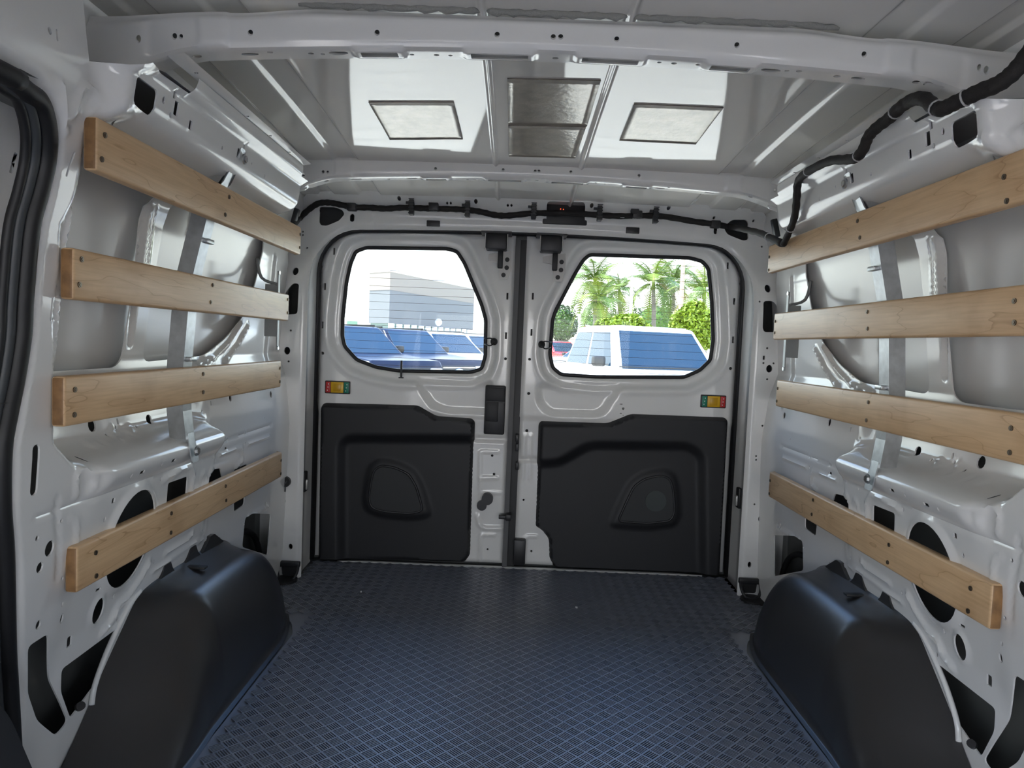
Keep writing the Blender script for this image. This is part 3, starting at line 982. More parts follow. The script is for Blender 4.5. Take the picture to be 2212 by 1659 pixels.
# moulded lower trim panels with speaker pods
def trim_panel(d, outline, rec, grille, gring):
    def fn(P):
        e = pdist(P, outline, True)
        y = DY - 0.004 - 0.032 * sstep(0, .012, e)
        y = y + plateau(P, rec, .024, .045)
        y = y - plateau(P, gring, .010, .030)
        return np.stack([P[:, 0], y, P[:, 1]], 1)
    o = sheet('trim_panel', outline, [], fn, 0.009, TRIM, d, rim=(0, 0.012, 0), flip=True, skip_outer_rim=False, sharp=50)
    yb = float(fn(np.array([np.mean(grille, 0)]))[0][1])
    tube('grille_ring', [(u, yb - 0.002, v) for u, v in grille], 0.0045, BLACK, o, 8, closed=True)
    g = prism('speaker_grille', grille, 0.003, lambda u, v, w: (u, yb - w, v), mat('grille_mesh', (0.022, 0.024, 0.026), 0.5, bump=(1500, 0.5, 0.001)), o)
    return o, yb
S25 = lambda pts: dps([(570 + x / 3.4567, 780 + y / 3.4567) for x, y in pts])
S26 = lambda pts: dps([(1110 + x / 3.4567, 780 + y / 3.4567) for x, y in pts])
GL = rpoly(S25([(830, 810), (880, 772), (980, 785), (1090, 835), (1145, 930), (1195, 1108), (1090, 1128), (900, 1112), (815, 1085), (792, 1020), (810, 890)]), .02)
GR = rpoly(S26([(770, 1185), (830, 1050), (890, 925), (970, 870), (1090, 845), (1155, 870), (1180, 950), (1190, 1120), (1160, 1180), (1000, 1200)]), .02)
big = lambda g, k: [(np.mean(g, 0) + (np.array(p) - np.mean(g, 0)) * k).tolist() for p in g]
RECL = rpoly(S25([(590, 570), (1640, 575), (1640, 1700), (590, 1700)]), .05)
RECR = rpoly(S26([(60, 760), (330, 755), (440, 690), (560, 622), (1290, 628), (1390, 700), (1400, 1700), (60, 1700)]), .05)
t1, yl = trim_panel(d1, TRIML, RECL, GL, rpoly(big(GL, 1.22), .03))
t2, yr = trim_panel(d2, TRIMR, RECR, GR, rpoly(big(GR, 1.22), .03))
sp = S26([(1050, 1035)])[0]
cyl('speaker_cone', (sp[0], yr - .0035, sp[1]), .040, .003, (0, 1, 0), mat('grey_mesh', (0.05, 0.06, 0.06), 0.6, bump=(1500, .5, .001)), t2, 28)

# pull-to-unlock reflectors: red, yellow and green
def pull_tab(d, px, py, flip):
    u, v = dp(px, py)
    b = box('reflector_frame', (u, DY - .004, v), (.096, .012, .049), BLACK, d, .003)
    box('reflector_plate', (u, DY - .011, v), (.048, .006, .041), YELLOW, b, .0015)
    box('reflector_inset', (u, DY - .0145, v), (.028, .002, .030), mat('yellow_inset', (0.60, 0.33, 0.005), .3), b, .0008)
    for s, m in ((-1, RED), (1, GREEN)):
        x = u + s * (1 if not flip else -1) * .035
        box('reflector_end', (x, DY - .0100, v), (.018, .005, .041), m, b, .001)
        for k in (-1, 0, 1): box('mark', (x + .002 * k, DY - .0128, v + k * .012), (.003, .0008, .004), WPRINT, b)
pull_tab(d1, 730, 836.5, False)
pull_tab(d2, 1540, 867, True)

# inside handle, locator knob and check buffer of the left door
u, v = dp(1069, 885)
hd = box('handle_housing', (u, DY - .006, v), (.078, .026, .188), BLACK, d1, .006)
box('handle_lever', (u - .010, DY - .021, v - .006), (.046, .008, .075), TRIM, hd, .003)
box('handle_lip', (u, DY - .021, v + .030), (.074, .004, .004), SEAL, hd)
box('handle_step', (u, DY - .020, v + .060), (.070, .008, .052), TRIM, hd, .003)
a, b = dp(1053, 1076), dp(1041, 1091)
cyl('knob', (a[0], DY - .010, a[1]), .022, .030, (0, 1, 0), BLACK, d1, 20)
cyl('knob_base', (b[0], DY - .004, b[1]), .019, .020, (0, 1, 0), BLACK, d1, 20)
u, v = dp(1086, 1112)
ck = box('latch_arm', (u, DY - .030, v), (.030, .030, .014), BLACK, d1, .003)
box('latch_block', (u + .022, DY - .026, v), (.022, .045, .024), BLACK, d1, .004)
u, v = dp(868, 797)
cyl('lock_pin', (u, DY - .012, v), .0042, .066, (0, 0, 1), BLACK, d1, 10)
cyl('lock_pin_collar', (u, DY - .012, v - .033), .010, .004, (0, 0, 1), BLACK, d1, 12)
# scrape in the paint of the right door
for k, (px, py, w, h, an) in enumerate(((1342, 873, .012, .004, .3), (1346, 883, .009, .011, .1), (1341, 893, .008, .004, .9), (1346, 897, .005, .003, .5))):
    u, v = dp(px, py)
    prism('paint_scrape', [(w * .5 * math.cos(t + an) * (1 + .3 * math.sin(3 * t)), h * .5 * math.sin(t + an)) for t in np.linspace(0, 2 * PI, 11)[:-1]], .0006, lambda a2, b2, w2, u=u, v=v: (u + a2, DY + .0155 - .0165 - w2, v + b2), SCRAPE, d2)
# black meeting seals between the doors
prism('meeting_seal', [(-.064, .0), (-.046, .0), (-.043, 1.262), (-.061, 1.262)], .05, lambda u, v, w: (u, 2.712 + w, v), mat('grey_rubber', (.11, .11, .112), .6), d1)
prism('meeting_seal', [(-.047, .0), (-.018, .0), (-.018, 1.262), (-.044, 1.262)], .03, lambda u, v, w: (u, 2.735 + w, v), SEAL, d2)
# black buffer low down on the right door
u, v = dp(1122, 1190)
box('buffer_block', (u, DY - .006, v), (.046, .040, .098), BLACK, d2, .004)
for py in (945, 965, 1005):
    u, v = dp(1117, py)
    box('latch_bar', (u, DY - .012, v), (.012, .030, .030), BLACK, d2, .003)
# top latches: hooded box with lever on a riveted plate
for d, px, sg in ((d1, 1073, 1), (d2, 1190, -1)):
    py0 = 524 + (0 if sg > 0 else 5)
    u, v = dp(px, py0, 2.68)
    hb = box('latch_hood', (u, 2.675, v), (.080, .075, .058), BLACK, d, .006)
    box('hood_flange', (u, 2.66, v + .030), (.112, .10, .008), BLACK, d, .002)
    for s in (-1, 1): box('hood_edge', (u + s * .041, 2.636, v - .002), (.003, .004, .056), PLATE, hb)
    uu, vv = dp(px + 10, py0 + 44)
    pl = prism('latch_plate', rpoly([(uu - .050, vv + .030), (uu + .036, vv + .045), (uu + .038, vv - .02), (uu + .026, vv - .062), (uu - .004, vv - .062), (uu - .012, vv + .002), (uu - .050, vv + .008)], .004), .005, lambda a2, b2, w2: (a2, DY - .002 - w2, b2), PLATE, d)
    uv = dp(px + 11, py0 + 38)
    box('latch_lever', (uv[0] - .005, DY - .022, uv[1]), (.019, .030, .066), SEAL, d, .003)
    for a2, b2 in ((.022, .012), (.021, -.018), (.010, -.046)):
        cyl('rivet', (uu + a2, DY - .009, vv + b2), .0085, .006, (0, 1, 0), SEAL, pl, 14)
# looped tether hooks beside the windows
for d, px, py, sg in ((d1, 1067, 738, -1), (d2, 1170, 744, 1)):
    u, v = dp(px, py)
    cyl('hook_base', (u, DY + .004, v), .014, .006, (sg * .5, -1, 0), BLACK, d, 16)
    tube('hook_wire', smooth_path([(u, DY, v + .006), (u + sg * .012, DY - .020, v + .012), (u + sg * .036, DY - .004, v + .010)], 5), .0025, BLACK, d, 6)
    tube('hook_wire', smooth_path([(u, DY, v - .006), (u + sg * .014, DY - .022, v - .016), (u + sg * .034, DY - .004, v - .010)], 5), .0025, BLACK, d, 6)
# outer door skins
def rect_sheet(nm, x0, x1, win, d):
    w2 = big(win, 1.02)
    sheet('outer_skin', [(x0, -.08), (x1, -.08), (x1, 1.46), (x0, 1.46)], [w2], lambda P: np.stack([P[:, 0], np.full(len(P), 2.785), P[:, 1]], 1), .05, CAVITY, d, rim=(0, -.024, 0))
rect_sheet('door_1', -.96, -.052, WINL, d1)
rect_sheet('door_2', -.052, .96, WINR, d2)
# bright door sill
sill = prism('trim_1', [(-.70, 2.705), (.71, 2.712), (.60, 2.728), (-.60, 2.720)], .006, lambda u, v, w: (u, v, -.001 + w), mat('sill_plate', (.75, .75, .73), .25), None)
tag(sill, 'thin bright sill strip at the foot of the back doors', 'sill', kind='structure')

# ------------------------------------------------------------------ sliding side door, seen past its seal at the left
sdoor = empty('door_3', (-.84, .6, 0))
tag(sdoor, 'closed sliding side door with a thick black rubber seal at the left edge', 'door', kind='structure')
def sfn(P):
    d = np.interp(P[:, 1], [0, .3, .8, 1.1, 1.35], [.93, .925, .90, .855, .79])
    d = d - .03 * sstep(1.05, .93, P[:, 0])
    return np.stack([-d, P[:, 0], P[:, 1]], 1)
sh = []
for px, py, a, b in ((35, 352, .0035, .016), (1, 575, .0035, .012)):
    p = at(px, py, X=-.845)
    sh.append(rrect(float(p[1]), float(p[2]), a, b, .002))
sheet('inner_panel', [(-.28, 0), (1.16, 0), (1.16, 1.36), (-.28, 1.36)], sh, sfn, .02, PAINT, sdoor, rim=(-.01, 0, 0))
sp = [(-.77, .45, SEALYZ[0][1] + .01)] + [(-d, y, z) for y, z, d in SEALYZ]
sp.append((sp[-1][0], sp[-1][1] + .02, 0.0))
tube('door_seal', smooth_path(sp, 5), .014, SEAL, sdoor, 12)
tube('seal_lip', smooth_path([(x - .006, y - .018, z - .004) for x, y, z in sp], 5), .009, mat('worn_rubber', (.05, .055, .06), .45), sdoor, 8)
tube('seal_lip', smooth_path([(x - .010, y - .030, z - .008) for x, y, z in sp], 5), .007, SEAL, sdoor, 8)
# black step tread by the sliding door
st = prism('step_trim', rpoly([(.35, -.02), (1.075, -.02), (1.055, .16), (1.01, .30), (.92, .42), (.35, .46)], .03), .22, lambda u, v, w: (-.95 + w * (1.0 - .25 * max(0, v) / .46), u, v), COVER, None, .02)
tag(st, 'black plastic step trim in the shaded lower left corner', 'step')

# ================================================================== THINGS IN THE VAN
# ------------------------------------------------------------------ roof bows
def zb_of(x): return 1.371 - .018 * (np.abs(x) / .56) ** 2 - .036 * sstep(.60, .80, np.abs(x))
def zt_of(x): return 1.427 - .012 * sstep(.40, .56, np.abs(x)) - .016 * sstep(.56, .80, np.abs(x))
FH, UD = 0.056, 0.050
def roof_bow(label, y0, dz, front, rects, ells, small, beadx):
    b = empty('roof_bow', (0, y0, 1.37))
    tag(b, label, 'roof beam', 'cross beams under the van roof')
    hs = []
    def uz(px, py):
        z = 1.37
        for _ in range(15):
            p = at(px, py, Z=z)
            z = .5 * z + .5 * (float(zb_of(np.array(p[0]))) + dz)
        return float(p[0]), FH + float(p[1]) - y0
    for px, py, r in front:
        p = at(px, py, Y=y0)
        zt, zb = float(zt_of(p[0])) + dz, float(zb_of(p[0])) + dz
        t = (zt - p[2]) / (zt - zb) * FH
        if .008 < t < FH - .008: hs.append(circ(float(p[0]), float(t), r, 12))
    lips = []
    for (ax, ay), (bx, by) in rects:
        u0, v0 = uz(ax, ay); u1, v1 = uz(bx, by)
        u, v, a2 = (u0 + u1) / 2, FH + .024, abs(u1 - u0) / 2
        hs.append(rrect(u, v, a2, .010, .002)); lips.append((u, v, a2 + .012, .019))
    for px, py, a2, b2 in ells:
        u, v = uz(px, py); hs.append(oval(u, FH + .026, a2, b2, 18))
    for px, py, a2 in small:
        u, v = uz(px, py); hs.append(oval(u, float(np.clip(v, FH + .008, FH + .040)), a2, a2 * .9, 10))
    keep = []
    for h in hs:
        a = np.array(h)
        if abs(a[:, 0]).max() < .79 and a[:, 1].min() > .004 and a[:, 1].max() < FH + UD - .003 and not any(pdist(a, k, True).min() < .002 or inside(a, k).any() for k in keep): keep.append(h)
    def fn(P):
        x, t = P[:, 0], P[:, 1]
        zt, zb = zt_of(x) + dz, zb_of(x) + dz
        y = np.where(t < FH, y0 - .006 + .006 * t / FH, y0 + (t - FH))
        z = np.where(t < FH, zt + (zb - zt) * t / FH, zb)
        up = np.clip(t - FH - UD, 0, 1)
        y = np.where(t > FH + UD, y0 + UD, y)
        z = z + up
        # rounded lower edge
        k = np.exp(-((t - FH) / .007) ** 2) * .003
        y = y + k; z = z + k * .8
        # top edge rolls back to the roof, pressed panels at the ends
        y = y + .012 * (1 - sstep(0, .014, t))
        for (u, v, a2, b2) in lips:
            z = z - .0045 * plateau(P, rrect(u, v, a2, b2, .006), 1.0, .008)
        for s in (-1, 1):
            y = y - .0035 * sstep(.56, .566, s * x) * (t < FH)
            y = y + .004 * plateau(P, rrect(s * .655, .030, .045, .020, .01), 1.0, .012)
        return np.stack([x, y, z], 1)
    sheet('beam', [(-.80, 0), (.80, 0), (.80, FH + UD + .012), (-.80, FH + UD + .012)], keep, fn, .005, PAINT, b, rim=(0, .003, .004), sharp=40)
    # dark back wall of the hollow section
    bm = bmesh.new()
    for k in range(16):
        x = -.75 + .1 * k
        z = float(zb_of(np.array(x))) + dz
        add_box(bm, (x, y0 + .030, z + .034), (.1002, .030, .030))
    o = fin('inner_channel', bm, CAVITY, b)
    # foam bead squeezed between beam and roof
    if beadx:
        for x0, x1 in beadx:
            n = 26
            pts = []; rad = []
            for k in range(n + 1):
                x = x0 + (x1 - x0) * k / n
                pts.append((x, y0 - .004, float(zt_of(np.array(x))) + dz + .0035 + .0015 * math.sin(k * 2.3)))
                rad.append((.0058 + .0016 * math.sin(k * 1.7 + x0 * 9)) * (0.35 if k in (0, n) else 1))
            tube('foam_bead', pts, rad, FOAM, b, 8)
    for s in (-1, 1):
        z = float(zb_of(np.array(.77))) + dz
        prism('end_gusset', rpoly([(s * .70, z + .012), (s * .80, z - .02), (s * .84, z + .04), (s * .80, z + .07), (s * .70, z + .055)], .008), .006, lambda u, v, w: (u, y0 + .02 + w, v), PAINT, b)
    return b
roof_bow('white perforated metal roof beam crossing the top of the picture nearest the viewer', 1.25, 0.0,
    [(303, 88, .0045), (378, 80, .0045), (392, 80, .0035), (542, 72, .0045), (815, 72, .0045), (1074, 76, .0045), (1195, 81, .0045), (1211, 81, .0045), (1332, 86, .0045), (1591, 99, .0045), (1865, 119, .0045), (2110, 150, .004), (2125, 155, .0045)],
    [((779, 110), (860, 113)), ((1018, 117), (1141, 118)), ((1257, 125), (1381, 126)), ((1535, 140), (1623, 141)), ((235, 142), (295, 137))],
    [(732, 116, .017, .008), (1667, 150, .017, .008), (538, 115, .015, .006), (1862, 163, .012, .006)],
    [(583, 113, .005), (672, 116, .005), (697, 117, .004), (890, 118, .004), (943, 119, .005), (973, 120, .004), (1200, 126, .0055), (1424, 135, .004), (1456, 137, .005), (1508, 140, .0045), (1700, 153, .004), (1726, 154, .005), (1808, 165, .006), (390, 123, .008), (425, 122, .008), (1980, 178, .007), (2012, 180, .009)],
    [(-.44, -.13), (-.12, .12), (.13, .48)])
roof_bow('white perforated metal roof beam just ahead of the back doors', 2.17, -.006,
    [(656, 379, .0045), (698, 372, .0045), (708, 372, .0035), (941, 365, .0045), (1087, 367, .0045), (1156, 370, .0045), (1164, 370, .0045), (1233, 372, .0045), (1380, 380, .0045), (1672, 412, .0035), (1681, 416, .0045)],
    [((920, 384), (964, 384)), ((1055, 386), (1126, 386)), ((1192, 389), (1262, 391)), ((1354, 398), (1400, 400)), ((610, 405), (645, 399))],
    [(890, 386, .017, .006), (1427, 404, .017, .006), (770, 387, .016, .006), (1540, 411, .016, .006)],
    [(840, 387, .005), (1010, 388, .004), (1030, 388, .004), (1160, 390, .005), (1287, 395, .004), (1307, 397, .004), (1445, 405, .004), (705, 391, .007), (1630, 420, .007)],
    [(-.36, -.135), (-.125, .115), (.125, .45)])

# ------------------------------------------------------------------ deadening pads on the roof
def roof_pt(px, py):
    z = 1.43
    for _ in range(20):
        p = at(px, py, Z=z)
        z = float(roof_z(np.array(p[0]), np.array(p[1])))
    return p
for px, lab in (((( 796, 219), (980, 219), (1000, 299), (842, 300)), 'small silvery sound deadening pad stuck to the roof left of centre'),
                (((1096, 168), (1298, 172), (1268, 271), (1098, 267)), 'largest brownish sound deadening pad in the middle of the roof'),
                (((1098, 269), (1266, 273), (1243, 340), (1099, 336)), 'brownish sound deadening pad in the middle of the roof, against the rear beam'),
                (((1370, 223), (1563, 231), (1503, 310), (1338, 302)), 'grey streaked sound deadening pad on the roof right of centre')):
    c = [roof_pt(*q) for q in px]
    n = 12
    V = []; F = []
    for lay in (0, 1):
        for j in range(n + 1):
            for i in range(n + 1):
                s, t = i / n, j / n
                p = (c[0] * (1 - s) + c[1] * s) * (1 - t) + (c[3] * (1 - s) + c[2] * s) * t
                V.append((p[0], p[1], float(roof_z(np.array(p[0]), np.array(p[1]))) - (.0005 if lay else .0028 + .0004 * math.sin(9 * s + 4 * t) * math.sin(7 * t))))
    m = (n + 1) ** 2
    for j in range(n):
        for i in range(n):
            a = j * (n + 1) + i
            F.append((a, a + 1, a + n + 2, a + n + 1))
    ring = [i for i in range(n + 1)] + [j * (n + 1) + n for j in range(1, n + 1)] + [n * (n + 1) + i for i in range(n - 1, -1, -1)] + [j * (n + 1) for j in range(n - 1, 0, -1)]
    for k in range(len(ring)):
        a, b2 = ring[k], ring[(k + 1) % len(ring)]
        F.append((a, b2, b2 + m, a + m))
    o = raw('sound_deadening_pad', V, F, PAD, None, True)
    tag(o, lab, 'pad', 'sound deadening pads on the roof')

# ------------------------------------------------------------------ wooden slats
SL = [  # front-face x, near y, far y, top z, place
    (.690, 1.090, 2.125, 1.184, 'topmost'), (.738, 1.112, 2.178, .989, 'second from top'), (.752, 1.114, 2.162, .788, 'second from bottom'), (.782, 1.198, 2.282, .490, 'lowest')]
SCREWPX = {(-1, 0): [(226, 292), (219, 344), (494.6, 425.6), (486, 463.6)], (1, 0): [(2170, 382), (2175.6, 434), (1853, 477.5), (1858, 513)],
           (-1, 1): [(175.6, 560), (171, 615), (459.5, 616), (455, 653)], (1, 1): [(2192, 650), (2192, 697), (1873.7, 673.7), (1874, 710)],
           (-1, 2): [(161, 841.5), (160, 896), (438.6, 808), (438.6, 847)], (1, 2): [(2185, 925), (2182, 977.5), (1876, 869), (1872, 908)],
           (-1, 3): [(206, 1194), (207, 1244), (369.6, 1109), (368.7, 1150.6), (487, 1050), (488, 1081)], (1, 3): [(2097.4, 1271), (2092, 1320), (1921, 1177), (1918, 1215), (1757, 1080), (1754, 1111)]}
SH, STK = .080, .022
for side in (-1, 1):
    for i, (d, y0, y1, zt, pos) in enumerate(SL):
        if side > 0 and i < 3: y0 -= .035
        if side > 0: y1 += (.02 if i < 3 else -.005); zt += (.004 if i < 2 else .003)
        bm = bmesh.new()
        xf, xb = side * d, side * (d + STK)
        r = bmesh.ops.create_cube(bm, size=1.0)
        bmesh.ops.transform(bm, matrix=Matrix.Translation(((xf + xb) / 2, (y0 + y1) / 2, zt - SH / 2)) @ Matrix.Diagonal((STK, y1 - y0, SH, 1)), verts=bm.verts[:])
        ed = [e for e in bm.edges if all(abs(v.co.y - y1) < 1e-5 and abs(v.co.x - xf) < 1e-5 for v in e.verts)]
        bmesh.ops.bevel(bm, geom=ed, offset=.017, segments=5, profile=.5, affect='EDGES')
        bm.edges.ensure_lookup_table()
        ed = [e for e in bm.edges if e.calc_face_angle(0) > .9 and not all(abs(v.co.y - y1) < 1e-5 for v in e.verts)]
        bmesh.ops.bevel(bm, geom=ed, offset=.005, segments=3, profile=.5, affect='EDGES')
        bmesh.ops.recalc_face_normals(bm, faces=bm.faces)
        for f in bm.faces:
            if f.normal.y < -.8: f.material_index = 1
        me = bpy.data.meshes.new('wood_slat')
        bm.to_mesh(me); bm.free()
        me.materials.append(WOOD); me.materials.append(ENDG)
        me.polygons.foreach_set('use_smooth', np.ones(len(me.polygons), bool))
        me.set_sharp_from_angle(angle=math.radians(50))
        o = bpy.data.objects.new('wood_slat', me); COL.objects.link(o)
        # origin at the slat itself
        c = Vector(((xf + xb) / 2, (y0 + y1) / 2, zt - SH))
        me.transform(Matrix.Translation(-c)); o.location = c
        tag(o, '%s pale maple board with screws on the %s wall' % (pos, 'left' if side < 0 else 'right'), 'wood slat', 'wooden slats along the van walls')
        sc = list(SCREWPX[(side, i)])
        pts = [at(px, py, X=xf) for px, py in sc]
        zs = [p[2] for p in pts[:2]]
        pts += [np.array([xf, y1 - .022, z]) for z in zs]
        for p in pts:
            bm = bmesh.new()
            add_cyl(bm, (xf - side * .0004, p[1], p[2]), .0046, .003, (1, 0, 0), 10)
            add_cyl(bm, (xf - side * .0022, p[1], p[2]), .0026, .0012, (1, 0, 0), 6)
            fin('screw', bm, SCREW, o, True, 40)

# ------------------------------------------------------------------ steel posts behind the slats
for side in (-1, 1):
    nm = 'left' if side < 0 else 'right'
    t = empty('slat_post', (side * .77, 1.58, .6))
    tag(t, 'folded galvanised steel post carrying the boards on the %s wall' % nm, 'steel post', 'steel posts behind the wooden slats')
    path = [(.692, 1.205), (.712, 1.175), (.760, .965), (.774, .770), (.772, .690), (.764, .628)]
    V = []; F = []
    for d, z in path:
        for dx, yy in ((.000, 1.558), (.036, 1.558), (.036, 1.561), (.003, 1.561), (.003, 1.597), (.000, 1.600)):
            V.append((side * (d + dx), yy, z))
    for j in range(len(path) - 1):
        for k in range(6): F.append((j * 6 + k, j * 6 + (k + 1) % 6, (j + 1) * 6 + (k + 1) % 6, (j + 1) * 6 + k))
    F.append(tuple(range(6))); F.append(tuple((len(path) - 1) * 6 + k for k in range(6)))
    # angle in plan is the channel: web facing forward, flange facing inboard
    raw('channel', V, F, STEEL, t, False)
    prism('upper_tab', rpoly([(1.560, 1.185), (1.598, 1.185), (1.590, 1.268), (1.562, 1.268)], .008), .003, lambda u, v, w: (side * (np.interp(v, [1.185, 1.212, 1.23], [.700, .672, .657]) + w), u, v), STEEL, t)
    prism('lower_tab', rpoly([(1.564, .575), (1.596, .575), (1.596, .640), (1.564, .640)], .006), .003, lambda u, v, w: (side * (np.interp(v, [.58, .61, .64], [.752, .753, .765]) + w), u, v), STEEL, t)
    for d, z in ((.655, 1.246), (.749, .600)):
        b = cyl('bolt', (side * (d - .002), 1.579, z), .0075, .006, (1, 0, 0), BOLT, t, 6)
        cyl('washer', (side * d, 1.579, z), .011, .003, (1, 0, 0), STEEL, b, 14)
    for z in (1.065, .805):
        dd = float(np.interp(z, [.655, .77, .965, 1.175], [.777, .774, .760, .712]))
        box('bent_tab', (side * (dd - .006), 1.581, z), (.014, .030, .010), STEEL, t, .002)
    # small end bracket at the rear pillar
    e = empty('slat_bracket', (side * .80, 2.22, .9))
    tag(e, 'small bent steel bracket at the rear end of the %s boards' % nm, 'bracket', 'slat end brackets')
    bm = bmesh.new()
    add_box(bm, (side * .80, 2.20, .94), (.045, .004, .16), .001)
    add_box(bm, (side * .779, 2.192, .94), (.004, .016, .24), .001)
    fin('strap', bm, DSTEEL, e)
    p = [(side * .785, 2.20, 1.02), (side * .84, 2.215, 1.04), (side * .86, 2.23, 1.10)]
    tube('stay', smooth_path(p, 4), .005, DSTEEL, e, 6)
    for z in (.825, 1.055): cyl('rivet', (side * .776, 2.187, z), .006, .004, (1, 0, 0), BOLT, e, 12)

# ------------------------------------------------------------------ wheel arch covers
WPROF = [(2.165, 0.0), (2.145, .05), (2.105, .13), (2.055, .20), (1.995, .248), (1.92, .272), (1.80, .282), (1.62, .287), (1.54, .284), (1.490, .268), (1.445, .228), (1.405, .190), (1.36, .145), (1.32, .104), (1.27, .066), (1.21, .030), (1.15, .0)]
prof = smooth_path([np.array(p) for p in WPROF], 5)
for side in (-1, 1):
    nm = 'left' if side < 0 else 'right'
    t = empty('wheel_arch_cover', (side * .76, 1.6, 0))
    tag(t, 'moulded black plastic wheel arch cover on the %s side of the floor' % nm, 'wheel arch cover', 'wheel arch covers')
    V = []; F = []
    nth = 16
    for (y, h) in prof:
        h = max(h, 0.0)
        yy = np.clip((y - 1.9) / .27, 0, 1); y2 = np.clip((1.40 - y) / .30, 0, 1)
        xin = .676 + .055 * yy ** 2.2 - .020 * y2 + .03 * y2 ** 3
        rw = .098 + .02 * y2
        row = [(xin - .012, .003), (xin - .004, .005)]
        for k in range(nth + 1):
            a = PI / 2 * k / nth
            row.append((xin + rw * (1 - math.cos(a) ** .78), max(.006, h * (math.sin(a) ** .88))))
        row += [(xin + rw + .02, max(.006, h * 1.012)), (.822, max(.006, h * 1.05)), (.834, max(.006, h * 1.05 + .004)), (.842, max(.006, h * 1.05 + .014 * min(1, h / .1)))]
        fr = float(sstep(1.62, 1.44, y)) * .10
        for x, z in row: V.append((side * x, y + fr * float(sstep(.83, .69, x)), z))
    m = nth + 7
    for j in range(len(prof) - 1):
        for k in range(m - 1): F.append((j * m + k, j * m + k + 1, (j + 1) * m + k + 1, (j + 1) * m + k) if side > 0 else (j * m + k, (j + 1) * m + k, (j + 1) * m + k + 1, j * m + k + 1))
    raw('cover', V, F, COVER, t, True)
    # pointed clip tabs on the wall edge and the moulded slot
    for y, w, hh in ((1.86, .075, .030), (1.745, .05, .040), (1.615, .045, .036)):
        prism('clip_tab', rpoly([(y - w, .292), (y - w * .5, .312), (y - .012, .300 + hh), (y + .012, .300 + hh), (y + w * .55, .312), (y + w, .292)], .006), .010, lambda u, v, wd_: (side * (.838 - wd_), u, v), COVER, t, .002)
    box('moulded_slot', (side * .800, 1.70, .2955), (.050, .020, .006), SEAL, t, .002)
    cyl('push_pin', (side * .828, 1.285, .163), .008, .010, (side * -.6, -.5, .5), BLACK, t, 12)

# ------------------------------------------------------------------ ribbed rubber mat
matE = empty('rubber_mat', (0, 2.0, 0))
tag(matE, 'dark rubber floor mat with a basket weave tread between the wheel arches', 'floor mat')
MO = rpoly([(-.755, -.2), (.755, -.2), (.755, 1.0), (.665, 1.02), (.658, 2.02), (.686, 2.10), (.738, 2.165), (.80, 2.19), (.842, 2.24), (.842, 2.455), (.785, 2.475), (.785, 2.705), (-.785, 2.705), (-.785, 2.475), (-.842, 2.455), (-.842, 2.24), (-.80, 2.19), (-.738, 2.165), (-.686, 2.10), (-.658, 2.02), (-.665, 1.02), (-.755, 1.0)], .02)
prism('mat_base', MO, .006, lambda u, v, w: (u, v, -.004 + w), RUBBER, matE)
TS = .0280
TH = .0034
def tile_mesh(rotated):
    V, F = [], []
    h = TS / 2
    def quad(a, b, c, d): F.append((a, b, c, d))
    def vx(u, v, z):
        if rotated: u, v = -v, u
        c, s = math.cos(PI / 4), math.sin(PI / 4)
        V.append((u * c - v * s, u * s + v * c, z)); return len(V) - 1
    gl = TS * .435; n = 5; pitch = TS * .92 / n; gw = pitch * .31
    cs = [(-(n - 1) / 2 + k) * pitch for k in range(n)]
    # margins
    for a, b in ((-h, -gl), (gl, h)): quad(vx(a, -h, TH), vx(b, -h, TH), vx(b, h, TH), vx(a, h, TH))
    ed = [-h]
    for c in cs: ed += [c - gw, c + gw]
    ed.append(h)
    for k in range(0, len(ed), 2): quad(vx(-gl, ed[k], TH), vx(gl, ed[k], TH), vx(gl, ed[k + 1], TH), vx(-gl, ed[k + 1], TH))
    for c in cs:
        a, b, z = c - gw, c + gw, .0002
        quad(vx(-gl, a, z), vx(gl, a, z), vx(gl, b, z), vx(-gl, b, z))
        quad(vx(-gl, a, TH), vx(gl, a, TH), vx(gl, a, z), vx(-gl, a, z))
        quad(vx(-gl, b, z), vx(gl, b, z), vx(gl, b, TH), vx(-gl, b, TH))
        quad(vx(gl, a, TH), vx(gl, b, TH), vx(gl, b, z), vx(gl, a, z))
        quad(vx(-gl, b, TH), vx(-gl, a, TH), vx(-gl, a, z), vx(-gl, b, z))
    return V, F
TM = []
for r in (False, True):
    V, F = tile_mesh(r)
    me = bpy.data.meshes.new('tread_block'); me.from_pydata(V, [], F); me.materials.append(RUBBER); TM.append((me, V, F))
cells = []
N = 100
MOs = np.array(MO)
q = TS / math.sqrt(2)
for i in range(-N, N):
    for j in range(-N, N):
        x, y = (i - j) * q, 1.95 + (i + j) * q
        if 1.12 < y < 2.69 and abs(x) < .83: cells.append((x, y, (i + j) % 2))
cc = np.array([(c[0], c[1]) for c in cells])
ok = inside(cc, big(MO, .992)) & ((np.abs(cc[:, 0]) < .652) | (cc[:, 1] > 2.18))
cells = [c for c, k in zip(cells, ok) if k]
inview = [c for c in cells if c[1] > 1.36]
inview.sort(key=lambda c: (c[1] ** 2 + c[0] ** 2))
near = set((c[0], c[1]) for c in inview[:300])
SV, SF = [], []
for x, y, k in cells:
    me, V, F = TM[k]
    if (x, y) in near:
        o = bpy.data.objects.new('tread_block', me)
        COL.objects.link(o)
        o.location = (x, y, .002)
        adopt(o, matE)
    else:
        s = len(SV)
        SV += [(x + v[0], y + v[1], .002 + v[2]) for v in V]
        SF += [tuple(s + a for a in f) for f in F]
tr = raw('tread_pattern', SV, SF, RUBBER, matE, False)
tr['kind'] = 'stuff'
